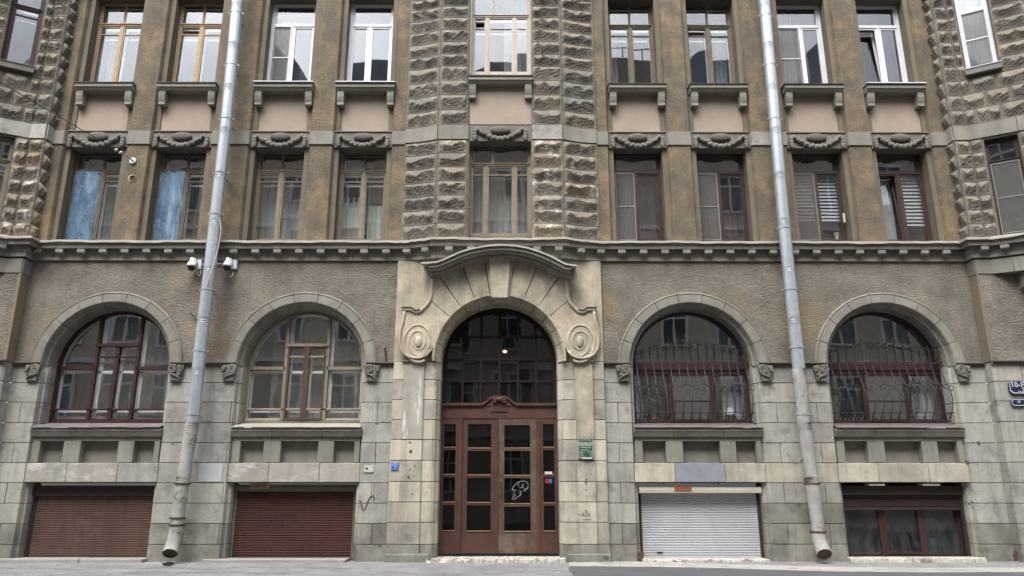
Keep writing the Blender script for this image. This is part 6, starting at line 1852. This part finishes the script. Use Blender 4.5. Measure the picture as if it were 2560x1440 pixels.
# ---------------------------------------------------------------- the house across the street (seen only as reflections)
opp = thing('facing_house', 'ochre house with pale window trim across the street, mirrored in the window glass', 'building', (0, -21, 0))
YO = -21.0
build('wall', MB().box(-45, -9, YO-10, YO, -.3, 22.0).box(-9, 6, YO-10, YO, -.3, 20.5).box(6, 45, YO-10, YO, -.3, 22.5), M['opp_wall'], opp)
rf = build('roof', MB().prism_yz([(YO+.5, 22), (YO+.5, 22.3), (YO-4, 24.2), (YO-9, 22)], -45, -9).prism_yz([(YO+.5, 20.5), (YO+.5, 20.8), (YO-4, 22.4), (YO-9, 20.5)], -9, 6).prism_yz([(YO+.5, 22.5), (YO+.5, 22.8), (YO-4, 25), (YO-9, 22.5)], 6, 45), M['opp_roof'], opp)
build('gable', MB().prism_xz([(-10.5, 22), (-5.5, 22), (-5.5, 23.5), (-7, 25.6), (-9, 25.6), (-10.5, 23.5)], YO-3, YO+.1), M['opp_roof'], rf)
for x0, x1, zt, kind in ((-14.6, -12.2, 26.6, 1), (-28, -24.5, 25.4, 0), (4.5, 9.5, 25.7, 0), (10.5, 15.2, 26.2, 2), (17.6, 20.4, 27.2, 1), (24, 27.5, 25.3, 0), (-2.2, 2.6, 25.2, 2)):
    xc_ = (x0+x1)/2
    pl = [(x0, 20), (x1, 20), (x1, zt-1.2), (xc_+.3, zt), (xc_-.3, zt), (x0, zt-1.2)] if kind == 1 else \
         [(x0, 20), (x1, 20)] + [(xc_+(x1-x0)/2*cos(pi*k/10), zt-.9+.9*sin(pi*k/10)) for k in range(11)] if kind == 2 else [(x0, 20), (x1, 20), (x1-.5, zt), (x0+.5, zt)]
    build('dormer', MB().prism_xz(pl, YO-2.6, YO-.2), M['opp_roof'] if kind else M['opp_wall'], rf)
    if kind == 0:
        rl = MB().tube([(x0+.4, YO-.3, zt+.75), (x1-.4, YO-.3, zt+.75)], .04, 4)
        for k in range(7): rl.tube([(x0+.4+(x1-x0-.8)*k/6, YO-.3, zt), (x0+.4+(x1-x0-.8)*k/6, YO-.3, zt+.75)], .03, 4)
        build('roof_railing', rl, M['iron'], rf)
build('chimney', MB().box(-15, -14, YO-3, YO-2, 22, 26).box(9, 10, YO-3, YO-2, 22.5, 27), M['opp_wall'], rf)
wf = MB(); bars(wf, -.75, .75, 0, 2.3, .12, -.02, .12); wf.box(-.05, .05, -.02, .1, .1, 2.2); wf.box(-.7, .7, -.02, .1, 1.55, 1.66)
wfm = mesh_of('window', wf, M['opp_trim'])
wpm = mesh_of('glass_pane', MB().box(-.65, .65, .0, .03, .1, 2.2), M['opp_glass'] if 'opp_glass' in M else M['cam_black'])
for fl in range(5):
    for k in range(-9, 10):
        w = place('window', wfm, (k*2.9+.4, YO+.0, 1.4+fl*3.75), opp)
        g = bpy.data.objects.new('glass_pane', wpm); COL.objects.link(g); g.parent = w
for fl in range(1, 5):
    build('string_course', MB().box(-45, 45, YO-.1, YO+.22, fl*3.75+.4, fl*3.75+.62), M['opp_trim'], opp)

# ---------------------------------------------------------------- grit along the wall foot, cracks in the asphalt
r = random.Random(21); gr = MB()
for k in range(420):
    x = r.uniform(-13, 13); y = -abs(r.gauss(0, .45))-.12 if r.random() < .75 else r.uniform(-2.4, -.2)
    q = r.uniform(.006, .03); z = ground_z(y)+.004
    a = r.uniform(0, 6.28); ca, sa = cos(a)*q, sin(a)*q
    gr.add([(x+ca, y+sa, z), (x-sa, y+ca, z), (x-ca, y-sa, z), (x+sa, y-ca, z), (x, y, z+q*.9)], [(0,1,4), (1,2,4), (2,3,4), (3,0,4)])
o = build('grit', gr, M['kerb']); tag(o, 'scattered pale grit and plaster crumbs lying along the wall foot', 'grit'); o['kind'] = 'stuff'
def crack(pix, w, seed):
    r = random.Random(seed); pts = []
    for a, b in zip(pix[:-1], pix[1:]):
        for k in range(8):
            t = k/8; pts.append((a[0]+(b[0]-a[0])*t+r.uniform(-2.5, 2.5), a[1]+(b[1]-a[1])*t+r.uniform(-.35, .35)))
    vs = []
    for p in pts:
        c = on_ground(p[0], p[1], .005); ww = w*r.uniform(.4, 1.3)
        vs += [(c[0], c[1]-ww, c[2]), (c[0], c[1]+ww, c[2])]
    mb = MB().add(vs, [(2*i, 2*i+2, 2*i+3, 2*i+1) for i in range(len(pts)-1)])
    o = build('pavement_crack', mb, M['crack']); o['kind'] = 'structure'
for k, c in enumerate(([(-20, 1421), (200, 1424), (420, 1420), (560, 1426)], [(620, 1419), (900, 1422), (1180, 1417), (1420, 1421)], [(300, 1434), (520, 1431), (760, 1436)], [(960, 1431), (1100, 1436), (1300, 1430)],
                       [(1500, 1409), (1640, 1412), (1760, 1415)], [(2180, 1424), (2300, 1423), (2460, 1426)])):
    crack(c, .02, k)
